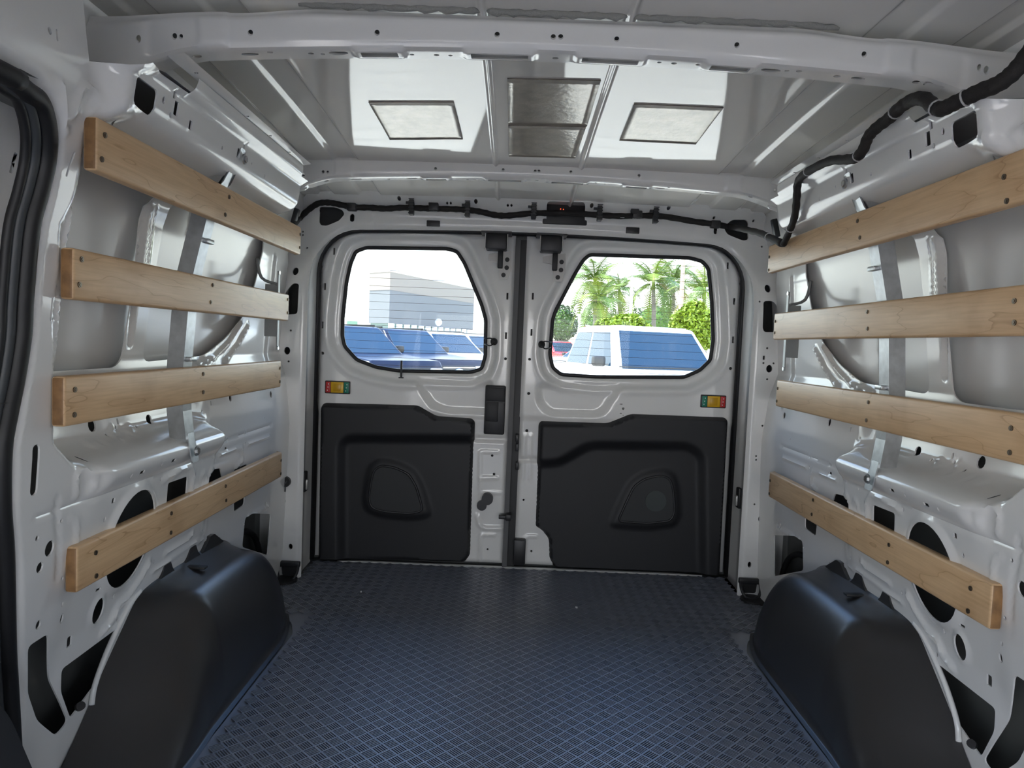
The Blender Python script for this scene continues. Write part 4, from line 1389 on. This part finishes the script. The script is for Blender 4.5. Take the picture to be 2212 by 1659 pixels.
for px, py, lab in ((780, 1279, 'small pale crumb on the mat towards the left back door'), (1245, 1313, 'tiny pale crumb near the middle of the rubber mat')):
    p = at(px, py, Z=.006)
    bm = bmesh.new()
    bmesh.ops.create_icosphere(bm, subdivisions=1, radius=.0045)
    for v in bm.verts: v.co *= random.uniform(.6, 1.2)
    o = fin('crumb', bm, WPRINT, None)
    o.location = (p[0], p[1], .0075)
    tag(o, lab, 'crumb', 'crumbs on the mat')

# ------------------------------------------------------------------ tie-down rings and socket on the rear pillars
for side, px, py in ((-1, 623.4, 1231), (1, 1619.6, 1268)):
    nm = 'left' if side < 0 else 'right'
    p = at(px, py, Y=2.485)
    t = empty('tie_down_ring', (p[0], 2.49, p[2]))
    tag(t, 'black folding tie-down ring at the foot of the %s rear pillar' % nm, 'tie-down ring', 'tie-down rings')
    R_ = [(p[0] - .033, 2.488, p[2] + .022), (p[0] - .034, 2.470, p[2] - .004), (p[0] - .018, 2.458, p[2] - .030), (p[0] + .018, 2.458, p[2] - .030), (p[0] + .034, 2.470, p[2] - .004), (p[0] + .033, 2.488, p[2] + .022)]
    tube('ring', smooth_path(R_, 5), .0052, BLACK, t, 8)
    box('bracket', (p[0], 2.49, p[2] + .020), (.078, .018, .020), BLACK, t, .004)
    prism('base_plate', rpoly([(p[0] - .026, p[2] + .022), (p[0] + .026, p[2] + .022), (p[0] + .022, p[2] - .022), (p[0] - .022, p[2] - .022)], .008), .008, lambda u, v, w: (u, 2.494 - w, v), SEAL, t)
    cyl('foot', (p[0] + side * .005, 2.455, .006), .045, .012, (0, 0, 1), SEAL, t, 18)
p = at(615.5, 1041, Y=2.49)
t = empty('power_socket', (p[0], 2.49, p[2]))
tag(t, 'round black capped 12 volt socket on the left rear pillar', 'socket')
cyl('socket_rim', (p[0], 2.492, p[2]), .019, .016, (0, 1, 0), BLACK, t, 20)
cp = cyl('socket_cap', (p[0], 2.482, p[2]), .0165, .008, (0, 1, 0), TRIM, t, 20)
box('pull_tab', (p[0] + .001, 2.484, p[2] - .024), (.009, .004, .020), BLACK, t, .0015)
box('hinge', (p[0] - .018, 2.486, p[2] + .002), (.010, .006, .012), BLACK, t, .0015)
fc = bpy.data.curves.new('socket_lettering', 'FONT')
fc.body = '12V'; fc.size = .013; fc.align_x = 'CENTER'; fc.align_y = 'CENTER'; fc.extrude = .0004
tmp = bpy.data.objects.new('tmp', fc)
COL.objects.link(tmp)
dg = bpy.context.evaluated_depsgraph_get()
me = bpy.data.meshes.new_from_object(tmp.evaluated_get(dg))
bpy.data.objects.remove(tmp)
me.transform(Matrix.Translation((p[0], 2.4776, p[2])) @ Matrix.Rotation(PI / 2, 4, 'X'))
me.materials.clear()
link('socket_lettering', me, mat('grey_print', (.12, .12, .12), .5), cp, False)

# ------------------------------------------------------------------ wiring harness
hz = empty('wiring_harness', (0, 2.55, 1.33))
tag(hz, 'black taped wiring harness strung across the header and looping down the right side', 'wiring harness')
def hy(px, py, o=.012):
    u, v = rp(px, py)
    return (u, float(ry(np.array([[u, v]]))[0]) - o, v)
run = [hy(*q) for q in ((648, 474), (668, 455), (690, 441), (712, 439), (735, 443), (765, 449), (800, 450), (835, 452), (870, 450), (910, 451), (940, 452), (980, 453), (1012, 455), (1040, 459), (1070, 466), (1100, 467), (1150, 462), (1190, 462), (1240, 462), (1294, 466), (1340, 468), (1400, 467), (1440, 470), (1500, 480), (1545, 486), (1580, 492))]
jx = at(1690, 526, X=.670)
run += [tuple(at(1610, 496, Y=2.42)), tuple(at(1640, 503, Y=2.28)), tuple(at(1665, 514, Y=2.12)), tuple(jx)]
sm = smooth_path(run, 6)
rad = [.0105 + .0008 * math.sin(i * 1.9) for i in range(len(sm))]
tube('header_cable', sm, rad, TAPE, hz, 10)
side_px = [(1692, 528, .672), (1703, 505, .668), (1716, 470, .655), (1721, 430, .640), (1723, 398, .630), (1733, 380, .625), (1760, 362, .620), (1795, 347, .620), (1825, 345, .615), (1850, 340, .610), (1866, 320, .610), (1876, 295, .610), (1895, 275, .612), (1920, 256, .615), (1945, 232, .615), (1970, 216, .615), (1995, 213, .610), (2015, 228, .605), (2033, 236, .605), (2055, 226, .61), (2085, 212, .62), (2120, 196, .63), (2155, 182, .64), (2185, 160, .65), (2212, 130, .66), (2240, 90, .67)]
sm2 = smooth_path([tuple(at(px, py, X=x)) for px, py, x in side_px], 6)
n2 = len(sm2)
rad = [(.0088 + .0042 * i / n2) + .0006 * math.sin(i * 1.7) for i in range(n2)]
tube('side_cable', sm2, rad, TAPE, hz, 10)
tube('tail', smooth_path([hy(648, 474), tuple(at(640, 480, Y=2.40)), tuple(at(632, 488, Y=2.30))], 4), .0095, TAPE, hz, 8)
def band(c, ax, r, m=SILVER, nm='cable_tie'):
    cyl(nm, c, r, .0025, ax, m, hz, 14)
for f in (.055, .225, .37, .545, .705, .80):
    i = int(f * (n2 - 1)); ax = np.array(sm2[min(i + 1, n2 - 1)]) - np.array(sm2[max(i - 1, 0)])
    band(sm2[i], ax, rad[i] + .0012)
i = len(sm) - 8
band(sm[i], np.array(sm[i + 1]) - np.array(sm[i - 1]), .0125)
for px, py in ((891, 445), (1011, 450), (1153, 454), (1294, 458), (1414, 463)):
    c = hy(px, py, .016)
    bm = bmesh.new()
    add_box(bm, c, (.017, .028, .070), .003)
    for k in range(-3, 4): add_box(bm, (c[0], c[1] - .016, c[2] + k * .010), (.019, .006, .004))
    add_box(bm, (c[0] - .014, c[1], c[2] + .008), (.014, .010, .008))
    fin('cable_clip', bm, BLACK, hz)
for px, py in ((938, 448), (1375, 465), (762, 449), (1543, 486)):
    c = hy(px, py, .012)
    box('connector', c, (.034, .028, .026), BLACK, hz, .004)
for px, py in ((942, 459), (1342, 472), (1368, 474)):
    c = hy(px, py, .026)
    box('connector_clip', c, (.014, .004, .006), SILVER, hz)
p0 = at(637, 470, Y=2.36)
box('end_bracket', (p0[0], 2.36, p0[2]), (.016, .02, .06), BLACK, hz, .003, Matrix.Rotation(.25, 3, 'Y'))
p0 = at(1675, 493, Y=2.36)
box('end_bracket', (p0[0], 2.36, p0[2]), (.018, .02, .06), BLACK, hz, .003, Matrix.Rotation(-.25, 3, 'Y'))
# centre lamp module behind its opening
u, v = rp(1222, 458)
lm = empty('lamp_module', (u, 2.60, v))
tag(lm, 'dark stop lamp module with tiny red glints behind the header opening', 'lamp')
box('lamp_body', (u, 2.605, v), (.16, .02, .08), SEAL, lm, .004)
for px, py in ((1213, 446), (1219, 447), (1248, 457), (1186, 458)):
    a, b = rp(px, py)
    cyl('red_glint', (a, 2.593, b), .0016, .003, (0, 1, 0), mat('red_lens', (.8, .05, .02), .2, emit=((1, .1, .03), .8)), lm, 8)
# loose cable behind the right and left lower corners of the rear side panel
for side in (-1, 1):
    cb = tube('loose_cable', smooth_path([(side * .885, 2.30, .02), (side * .88, 2.36, .10), (side * .885, 2.33, .19), (side * .89, 2.24, .235), (side * .90, 2.12, .22), (side * .905, 2.02, .17)], 6), .010, SEAL, None, 8)
    tag(cb, 'black cable curling through the open corner behind the %s wheel arch' % ('left' if side < 0 else 'right'), 'cable', 'loose cables behind the wheel arches')

# ================================================================== OUTDOORS, SEEN THROUGH THE BACK WINDOWS
GZ = -0.70
bm = bmesh.new()
add_box(bm, (0, 60, GZ - .05), (260, 220, .1))
g = fin('ground', bm, GROUND)
tag(g, 'pale sunlit concrete car park behind the van', 'ground', kind='structure')
CARBLUE = mat('dark_blue_paint', (.010, .013, .030), .3, spec=.25)
CARWHITE = mat('car_white_paint', (.80, .80, .79), .15, coat=.5)
CARRED = mat('car_red_paint', (.55, .02, .02), .2, coat=.5)
CARGREY = mat('car_grey_paint', (.22, .23, .26), .2, coat=.5)
TYRE = mat('tyre', (.015, .015, .015), .8)
CHROME = mat('chrome', (.75, .75, .75), .12, metal=1.0)
LAMPW = mat('lamp_lens', (.75, .78, .80), .1)
AMBER = mat('amber_lens', (.75, .25, .05), .2)
def quad_on(c, u0, u1, v0, v1):
    c = [Vector(p) for p in c]
    f = lambda u, v: (c[0] * (1 - u) + c[1] * u) * (1 - v) + (c[3] * (1 - u) + c[2] * u) * v
    return [f(u0, v0), f(u1, v0), f(u1, v1), f(u0, v1)]
def pane(name, q, m, parent, t=.008, inset=.0):
    n = (q[1] - q[0]).cross(q[3] - q[0]).normalized()
    bm = bmesh.new()
    a = [bm.verts.new(p - n * .004) for p in q]
    b = [bm.verts.new(p + n * t) for p in q]
    bm.faces.new(a); bm.faces.new(b)
    for i in range(4): bm.faces.new((a[i], a[(i + 1) % 4], b[(i + 1) % 4], b[i]))
    return fin(name, bm, m, parent)
def vehicle(name, label, cat, loc, heading, paint, Ht=1.83, hood=1.10, belt=1.20, L=4.9, group=None, cab=(-2.35, 1.05, -2.15, .25), bed=False):
    t = empty(name, (loc[0], loc[1], GZ), math.atan2(heading[1], heading[0]), local=True)
    tag(t, label, cat, group)
    h = L / 2
    prof = [(-h, .42), (h - .12, .40), (h, .55), (h, hood - .14), (h - .10, hood), (1.0, belt), (-h + .05, belt), (-h, belt - .10)]
    bm = bmesh.new()
    a = [bm.verts.new((x, -1.0, z)) for x, z in prof]; b = [bm.verts.new((x, 1.0, z)) for x, z in prof]
    bm.faces.new(a); bm.faces.new(b)
    for i in range(len(prof)): bm.faces.new((a[i], a[(i + 1) % 8], b[(i + 1) % 8], b[i]))
    bmesh.ops.bevel(bm, geom=[e for e in bm.edges if abs(e.verts[0].co.y) == 1.0 and e.verts[0].co.y == e.verts[1].co.y], offset=.09, segments=3, profile=.5, affect='EDGES')
    body = fin('body', bm, paint, t, True, 45)
    b0, b1, r0, r1 = cab
    lo = [(b0, -.97, belt - .04), (b1, -.97, belt - .04), (b1, .97, belt - .04), (b0, .97, belt - .04)]
    hi = [(r0, -.76, Ht), (r1, -.76, Ht), (r1, .76, Ht), (r0, .76, Ht)]
    bm = bmesh.new()
    a = [bm.verts.new(p) for p in lo]; b = [bm.verts.new(p) for p in hi]
    bm.faces.new(a); bm.faces.new(b)
    for i in range(4): bm.faces.new((a[i], a[(i + 1) % 4], b[(i + 1) % 4], b[i]))
    bmesh.ops.bevel(bm, geom=list(bm.edges), offset=.07, segments=3, profile=.5, affect='EDGES')
    cabin = fin('cabin', bm, paint, t, True, 45)
    # glass
    pane('windscreen', quad_on((lo[1], lo[2], hi[2], hi[1]), .06, .94, .08, .90), CARGLASS, t)
    for s in (0, 1):
        c = (lo[0], lo[1], hi[1], hi[0]) if s == 0 else (lo[2], lo[3], hi[3], hi[2])
        cuts = ((.05, .36), (.39, .66), (.69, .95)) if s == 0 else ((.05, .31), (.34, .61), (.64, .95))
        if bed: cuts = ((.06, .46), (.50, .92))
        for u0, u1 in cuts: pane('side_window', quad_on(c, u0, u1, .12, .86), CARGLASS, t)
    pane('rear_window', quad_on((lo[3], lo[0], hi[0], hi[3]), .1, .9, .15, .85), CARGLASS, t)
    for x in (h - .95, -h + 1.0):
        for s in (-1, 1):
            w = cyl('wheel', (x, s * .90, .38), .38, .24, (0, 1, 0), TYRE, t, 20)
            cyl('rim', (x, s * 1.01, .38), .24, .04, (0, 1, 0), CHROME, w, 14)
    gr = box('grille', (h - .005, 0, hood - .30), (.06, 1.15, .30), SEAL, t, .02)
    for k in range(3): box('grille_bar', (h + .028, 0, hood - .20 - .09 * k), (.02, 1.08, .025), CHROME, gr)
    bm = bmesh.new(); bmesh.ops.create_uvsphere(bm, u_segments=14, v_segments=8, radius=1)
    bmesh.ops.transform(bm, matrix=Matrix.Translation((h + .04, 0, hood - .29)) @ Matrix.Diagonal((.02, .16, .065, 1)), verts=bm.verts[:])
    fin('emblem', bm, CHROME, gr, True)
    for s in (-1, 1):
        hl = box('headlamp', (h - .03, s * .76, hood - .27), (.12, .34, .22), LAMPW, t, .03)
        box('indicator', (h - .12, s * .955, hood - .22), (.16, .08, .10), AMBER, t, .02)
        m = box('mirror', (.62, s * 1.10, belt + .12), (.14, .22, .17), SEAL, t, .04)
    box('bumper', (h + .01, 0, .55), (.14, 1.9, .22), SEAL, t, .04)
    if not bed:
        for s in (-1, 1): box('roof_rail', ((r0 + r1) / 2, s * .70, Ht + .04), (r1 - r0 - .3, .04, .04), SEAL, t, .01)
    else:
        box('wiper', (1.00, .3, belt + .05), (.03, .9, .02), SEAL, t)
        box('wiper', (1.00, -.5, belt + .05), (.03, .8, .02), SEAL, t)
        box('light_bar', (-.3, 0, Ht + .005), (1.3, 1.3, .03), paint, t, .01)
    return t
hd_ = np.array([.72, -.69])
pp = np.array([.69, .72])
A = at(884, 783, Y=15.5)[:2] - hd_ * 2.45
stp = 2.5 * pp - 1.2 * hd_
vehicle('sport_utility_car', 'dark blue sport utility car, leftmost in the row outside the left window', 'car', A, hd_, CARBLUE, group='parked cars beyond the left window')
vehicle('sport_utility_car', 'second dark blue sport utility car, between the leftmost one and the white ones', 'car', A + stp, hd_, CARBLUE, group='parked cars beyond the left window')
vehicle('sport_utility_car', 'white sport utility car parked just right of the two blue ones', 'car', A + 2 * stp, hd_, CARWHITE, group='parked cars beyond the left window')
vehicle('sport_utility_car', 'white sport utility car at the right end of the row, mostly cut off', 'car', A + 3.1 * stp, hd_, CARWHITE, group='parked cars beyond the left window')
h2 = np.array([.30, -.954])
W = at(1447, 800, Y=11.6)[:2] - h2 * 1.0
vehicle('pickup_truck', 'large white pickup truck facing the right back window', 'truck', W, h2, CARWHITE, Ht=1.93, hood=1.16, belt=1.22, L=5.6, cab=(-1.3, 1.02, -1.1, .40), bed=True)
h3 = np.array([.95, -.3])
vehicle('off_road_car', 'red off-road car parked far off at the left of the right window', 'car', at(1205, 755, Y=42)[:2], np.array([.5, -.86]), CARRED, Ht=1.80)
vehicle('hatchback_car', 'small grey car far off between the red one and the white truck', 'car', at(1268, 757, Y=38)[:2], np.array([-.75, -.66]), CARGREY, Ht=1.5, hood=.95, belt=1.0, L=4.3, cab=(-1.9, 1.0, -1.5, .2))

# ------------------------------------------------------------------ buildings
def wall_prism(name, foot, z0, z1, m, parent):
    bm = bmesh.new()
    a = [bm.verts.new((x, y, z0)) for x, y in foot]; b = [bm.verts.new((x, y, z1)) for x, y in foot]
    bm.faces.new(a); bm.faces.new(b)
    n = len(foot)
    for i in range(n): bm.faces.new((a[i], a[(i + 1) % n], b[(i + 1) % n], b[i]))
    return fin(name, bm, m, parent)
pA, pB, pC = at(799, 590, Y=46.5), at(843.6, 587, Y=45.0), at(1025, 624, Y=57.0)
pD = pC + (pA - pB) * 2.2; pE = pA + (pA - pB) * 1.2
foot = [tuple(p[:2]) for p in (pA, pB, pC)] + [(pC[0] * 1.3 - 1.0, pC[1] * 1.3), (pA[0] * 1.3 + 1.5, pA[1] * 1.3)]
zt = float(pB[2]); zm = float(at(843.6, 626, Y=45)[2]); zl = float(at(843.6, 698.5, Y=45)[2])
bd = empty('showroom_building', (pB[0], pB[1], GZ))
tag(bd, 'flat-roofed showroom with beige band above slate grey cladding', 'building')
cenF = np.mean(np.array(foot), 0)
grow = lambda k: [tuple(cenF + (np.array(p) - cenF) * k) for p in foot]
wall_prism('lower_cladding', foot, zl, zm, mat('slate_cladding', (.125, .130, .138), .6), bd)
wall_prism('upper_band', grow(1.004), zm, zt, mat('beige_cladding', (.215, .185, .158), .6), bd)
wall_prism('roof_cap', grow(1.008), zt, zt + .18, mat('cap_grey', (.5, .48, .45), .6), bd)
wall_prism('ground_floor', grow(.97), GZ, zl, mat('shopfront_glass', (.10, .17, .16), .15), bd)
a0, b0 = np.array(foot[1]), np.array(foot[2])
for k in range(13):
    p = a0 + (b0 - a0) * (k + .3) / 13
    o = box('column', (p[0], p[1], (GZ + zl) / 2), (.35, .35, zl - GZ), CARWHITE, bd)
for k in range(10):
    p = a0 + (b0 - a0) * (k + .9) / 13
    box('window_pane', (p[0] - .25, p[1] + .35, zl - .9), (.55, .08, 1.2), mat('green_glass', (.13, .24, .17), .2), bd)
pq = at(1007 - 60, 696, Y=49.5)
bm = bmesh.new(); bmesh.ops.create_uvsphere(bm, u_segments=16, v_segments=8, radius=.26)
o = fin('awning_dome', bm, CARWHITE, bd, True); o.matrix_basis = Matrix.Translation((pq[0], pq[1], pq[2])); 
o.matrix_parent_inverse = world_of(bd).inverted()
wb = empty('white_building', (-20, 62, GZ))
tag(wb, 'bright white low building left of the showroom', 'building')
q0, q1 = at(690, 640, Y=60), at(799, 640, Y=60)
box('wall', ((q0[0] + q1[0]) / 2 - 2.2, 62, 1.1), (q1[0] - q0[0] - 2, 4, 3.6), CARWHITE, wb)
box('roof', ((q0[0] + q1[0]) / 2 - 2.2, 62, 3.0), (q1[0] - q0[0] - 1.6, 4.6, .25), CARWHITE, wb)
q2 = at(761, 700, Y=59.9)
box('window', (q2[0], 59.93, q2[2]), (.9, .12, .5), mat('green_glass', (.13, .24, .17), .2), wb)
kb = empty('low_shop', (4, 70, GZ))
tag(kb, 'low cream building with a pale gabled roof behind the red car', 'building')
q3 = at(1240, 722, Y=70)
box('wall', (q3[0], 72, .6), (8, 4, 2.6), mat('cream_wall', (.62, .56, .44), .7), kb)
prism('roof', [(-4.6, 0), (4.6, 0), (0, 1.5)], 5, lambda u, v, w: (q3[0] + u, 69.6 + w, 1.9 + v), CARWHITE, kb)
box('doorway', (q3[0] + 1, 69.98, .1), (.8, .1, 1.7), SEAL, kb)

# ------------------------------------------------------------------ palms, hedges, poles
TRUNK = mat('palm_trunk', (.20, .175, .145), .8, noise=(3, .2))
FROND = [mat('palm_leaf_%s' % n, c, .5) for n, c in (('bright', (.15, .21, .02)), ('mid', (.085, .135, .02)), ('dry', (.22, .18, .04)))]
def frond_mesh(Lf, droop):
    V, F = [], []
    n = 12
    ax = []
    for i in range(n + 1):
        t = i / n
        ax.append(np.array([Lf * (t - .22 * droop * t * t), 0, Lf * (.42 * t - droop * t * t)]))
    for i in range(n):
        a, b = ax[i], ax[i + 1]
        s = len(V); w = .03
        V += [a + (0, -w, 0), a + (0, w, 0), b + (0, w, 0), b + (0, -w, 0)]; F.append((s, s + 1, s + 2, s + 3))
        if i == 0: continue
        ll = Lf * (.34 * math.sin(PI * min(1, .18 + i / n * .82)) + .05)
        for sd_ in (-1, 1):
            for sub in (0, .5):
                m = a + (b - a) * sub
                tip = m + np.array([ll * .45, sd_ * ll * .75, -ll * .45])
                s = len(V)
                V += [m, m + (b - a) * .42, tip]; F.append((s, s + 1, s + 2))
    return V, F
FM = []
for i, (Lf, dr) in enumerate(((2.5, .55), (2.6, .85), (2.5, 1.15))):
    V, F = frond_mesh(Lf, dr)
    for j, m in enumerate(FROND):
        me = bpy.data.meshes.new('frond'); me.from_pydata([tuple(v) for v in V], [], F); me.materials.append(m); FM.append(me)
def palm(px, py, D, label, sc=1.0):
    c = at(px, py, Y=D)
    t = empty('palm_tree', (c[0], D, GZ), 0, local=True)
    tag(t, label, 'palm tree', 'palm trees beyond the right window')
    Hh = c[2] - GZ
    tube('trunk', [(.10 * math.sin(k * .5), 0, Hh * k / 8) for k in range(9)], [.20 - .011 * k for k in range(9)], TRUNK, t, 10)
    tube('crown_shaft', [(.10 * math.sin(4), 0, Hh - .3), (.10 * math.sin(4), 0, Hh + .7)], [.14, .06], FROND[0], t, 8)
    for k in range(19):
        a = k * 2.399 + px
        tier = k % 3
        me = FM[tier * 3 + (2 if (tier == 2 and k == 5) else (0 if k % 2 else 1))]
        o = bpy.data.objects.new('frond', me); COL.objects.link(o)
        o.location = (.10 * math.sin(4), 0, Hh + .25 - .1 * tier)
        o.rotation_euler = (0, -(.75 - .45 * tier) + random.uniform(-.15, .15), a)
        o.scale = (sc, sc, sc)
        adopt(o, t)
palm(1287, 612, 48, 'tall palm nearest the diagonal edge of the right window', 1.05)
palm(1296, 655, 44, 'shorter palm standing in front of the tall leftmost one', .90)
palm(1340, 632, 52, 'slender palm just left of the white pole', .85)
palm(1414, 616, 47, 'full palm midway between the two poles', 1.05)
palm(1457, 618, 50, 'palm with yellow fronds just left of the brown pole', 1.0)
palm(1524, 636, 44, 'palm cut off by the right edge of the right window', 1.0)
for px, y0, y1, D, r, m, nm, lab in ((1366, 598, 712, 38, .10, mat('pole_white', (.7, .66, .6), .6), 'light_pole', 'pale light pole rising among the palms'), (1477, 548, 712, 36, .14, mat('pole_wood', (.42, .30, .22), .8), 'utility_pole', 'brown wooden utility pole near the right edge of the right window')):
    a = at(px, y0, Y=D)
    bm = bmesh.new()
    add_cyl(bm, (a[0], D, (GZ + a[2]) / 2), r, a[2] - GZ, (0, 0, 1), 12, r * .7)
    add_box(bm, (a[0], D, a[2] - .1), (.5, .12, .12))
    o = fin(nm, bm, m, None, True, 40)
    tag(o, lab, 'pole')
def leafy(name, label, cat, c, rad, n, m, group=None, seed=1, stem=False):
    rg = np.random.default_rng(seed)
    t = empty(name, (c[0], c[1], GZ), 0, local=True)
    tag(t, label, cat, group)
    V, F = [], []
    for k in range(n):
        d = rg.normal(size=3); d /= np.linalg.norm(d)
        f = 1 - .30 * rg.random() ** 2
        lump = 1 + .12 * math.sin(5 * d[0] + seed) * math.sin(6 * d[2] + 2 * d[1])
        p = np.array([d[0] * rad[0], d[1] * rad[1], d[2] * rad[2]]) * f * lump + (0, 0, c[2] - GZ)
        if p[2] < .02: continue
        a = rg.normal(size=3); a /= np.linalg.norm(a); b = np.cross(a, rg.normal(size=3)); b /= np.linalg.norm(b)
        s = len(V); w = .085 + .05 * rg.random()
        V += [p - a * w, p + b * w * .6, p + a * w, p - b * w * .6]; F.append((s, s + 1, s + 2, s + 3))
    raw('foliage', V, F, m, t, False)
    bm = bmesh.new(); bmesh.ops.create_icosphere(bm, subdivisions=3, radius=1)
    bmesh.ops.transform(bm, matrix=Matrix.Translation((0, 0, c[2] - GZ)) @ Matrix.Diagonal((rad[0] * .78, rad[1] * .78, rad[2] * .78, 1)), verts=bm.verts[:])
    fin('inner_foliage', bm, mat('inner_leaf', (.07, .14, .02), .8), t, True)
    cyl('trunk', (0, 0, (c[2] - GZ) / 2), .12, c[2] - GZ, (0, 0, 1), TRUNK, t, 10)
LIME = mat('lime_leaf', (.17, .24, .012), .5)
DULL = mat('dull_leaf', (.06, .09, .035), .6)
c = at(1345, 722, Y=30); leafy('hedge', 'long low lime green hedge behind the white truck', 'hedge', (c[0], 30, c[2] - .2), (1.35, .8, 1.0), 5200, LIME, 'lime green hedges', 3)
c = at(1500, 700, Y=30); leafy('hedge', 'rounded lime green hedge at the right behind the white truck', 'hedge', (c[0], 30, c[2] - .1), (1.0, .9, 1.0), 4600, LIME, 'lime green hedges', 5)
c = at(1215, 700, Y=55); leafy('leafy_tree', 'small leafy tree at the left corner of the right window', 'tree', (c[0], 55, c[2]), (1.2, 1.2, 1.5), 1600, DULL, 'leafy trees on the horizon', 8)
c = at(1310, 700, Y=82); leafy('leafy_tree', 'grey green tree on the horizon behind the leftmost palms', 'tree', (c[0], 82, c[2]), (3.4, 1.5, 1.6), 2200, DULL, 'leafy trees on the horizon', 9)
c = at(1425, 695, Y=72); leafy('leafy_tree', 'grey green tree on the horizon between the two hedges', 'tree', (c[0], 72, c[2]), (3.2, 1.5, 1.9), 2400, DULL, 'leafy trees on the horizon', 10)
# round traffic sign
p = at(1263, 717, Y=44)
sg = empty('traffic_sign', (p[0], 44, GZ))
tag(sg, 'round red bordered traffic sign far off beside the hedge', 'sign')
cyl('post', (p[0], 44.06, (GZ + p[2]) / 2), .05, p[2] - GZ, (0, 0, 1), CARWHITE, sg, 8)
cyl('sign_face', (p[0], 44, p[2]), .34, .03, (0, 1, 0), CARRED, sg, 24)
cyl('sign_centre', (p[0], 43.98, p[2]), .22, .02, (0, 1, 0), CARWHITE, sg, 24)
box('sign_bar', (p[0], 43.965, p[2]), (.42, .02, .07), CARRED, sg, 0, Matrix.Rotation(.8, 3, 'Y'))
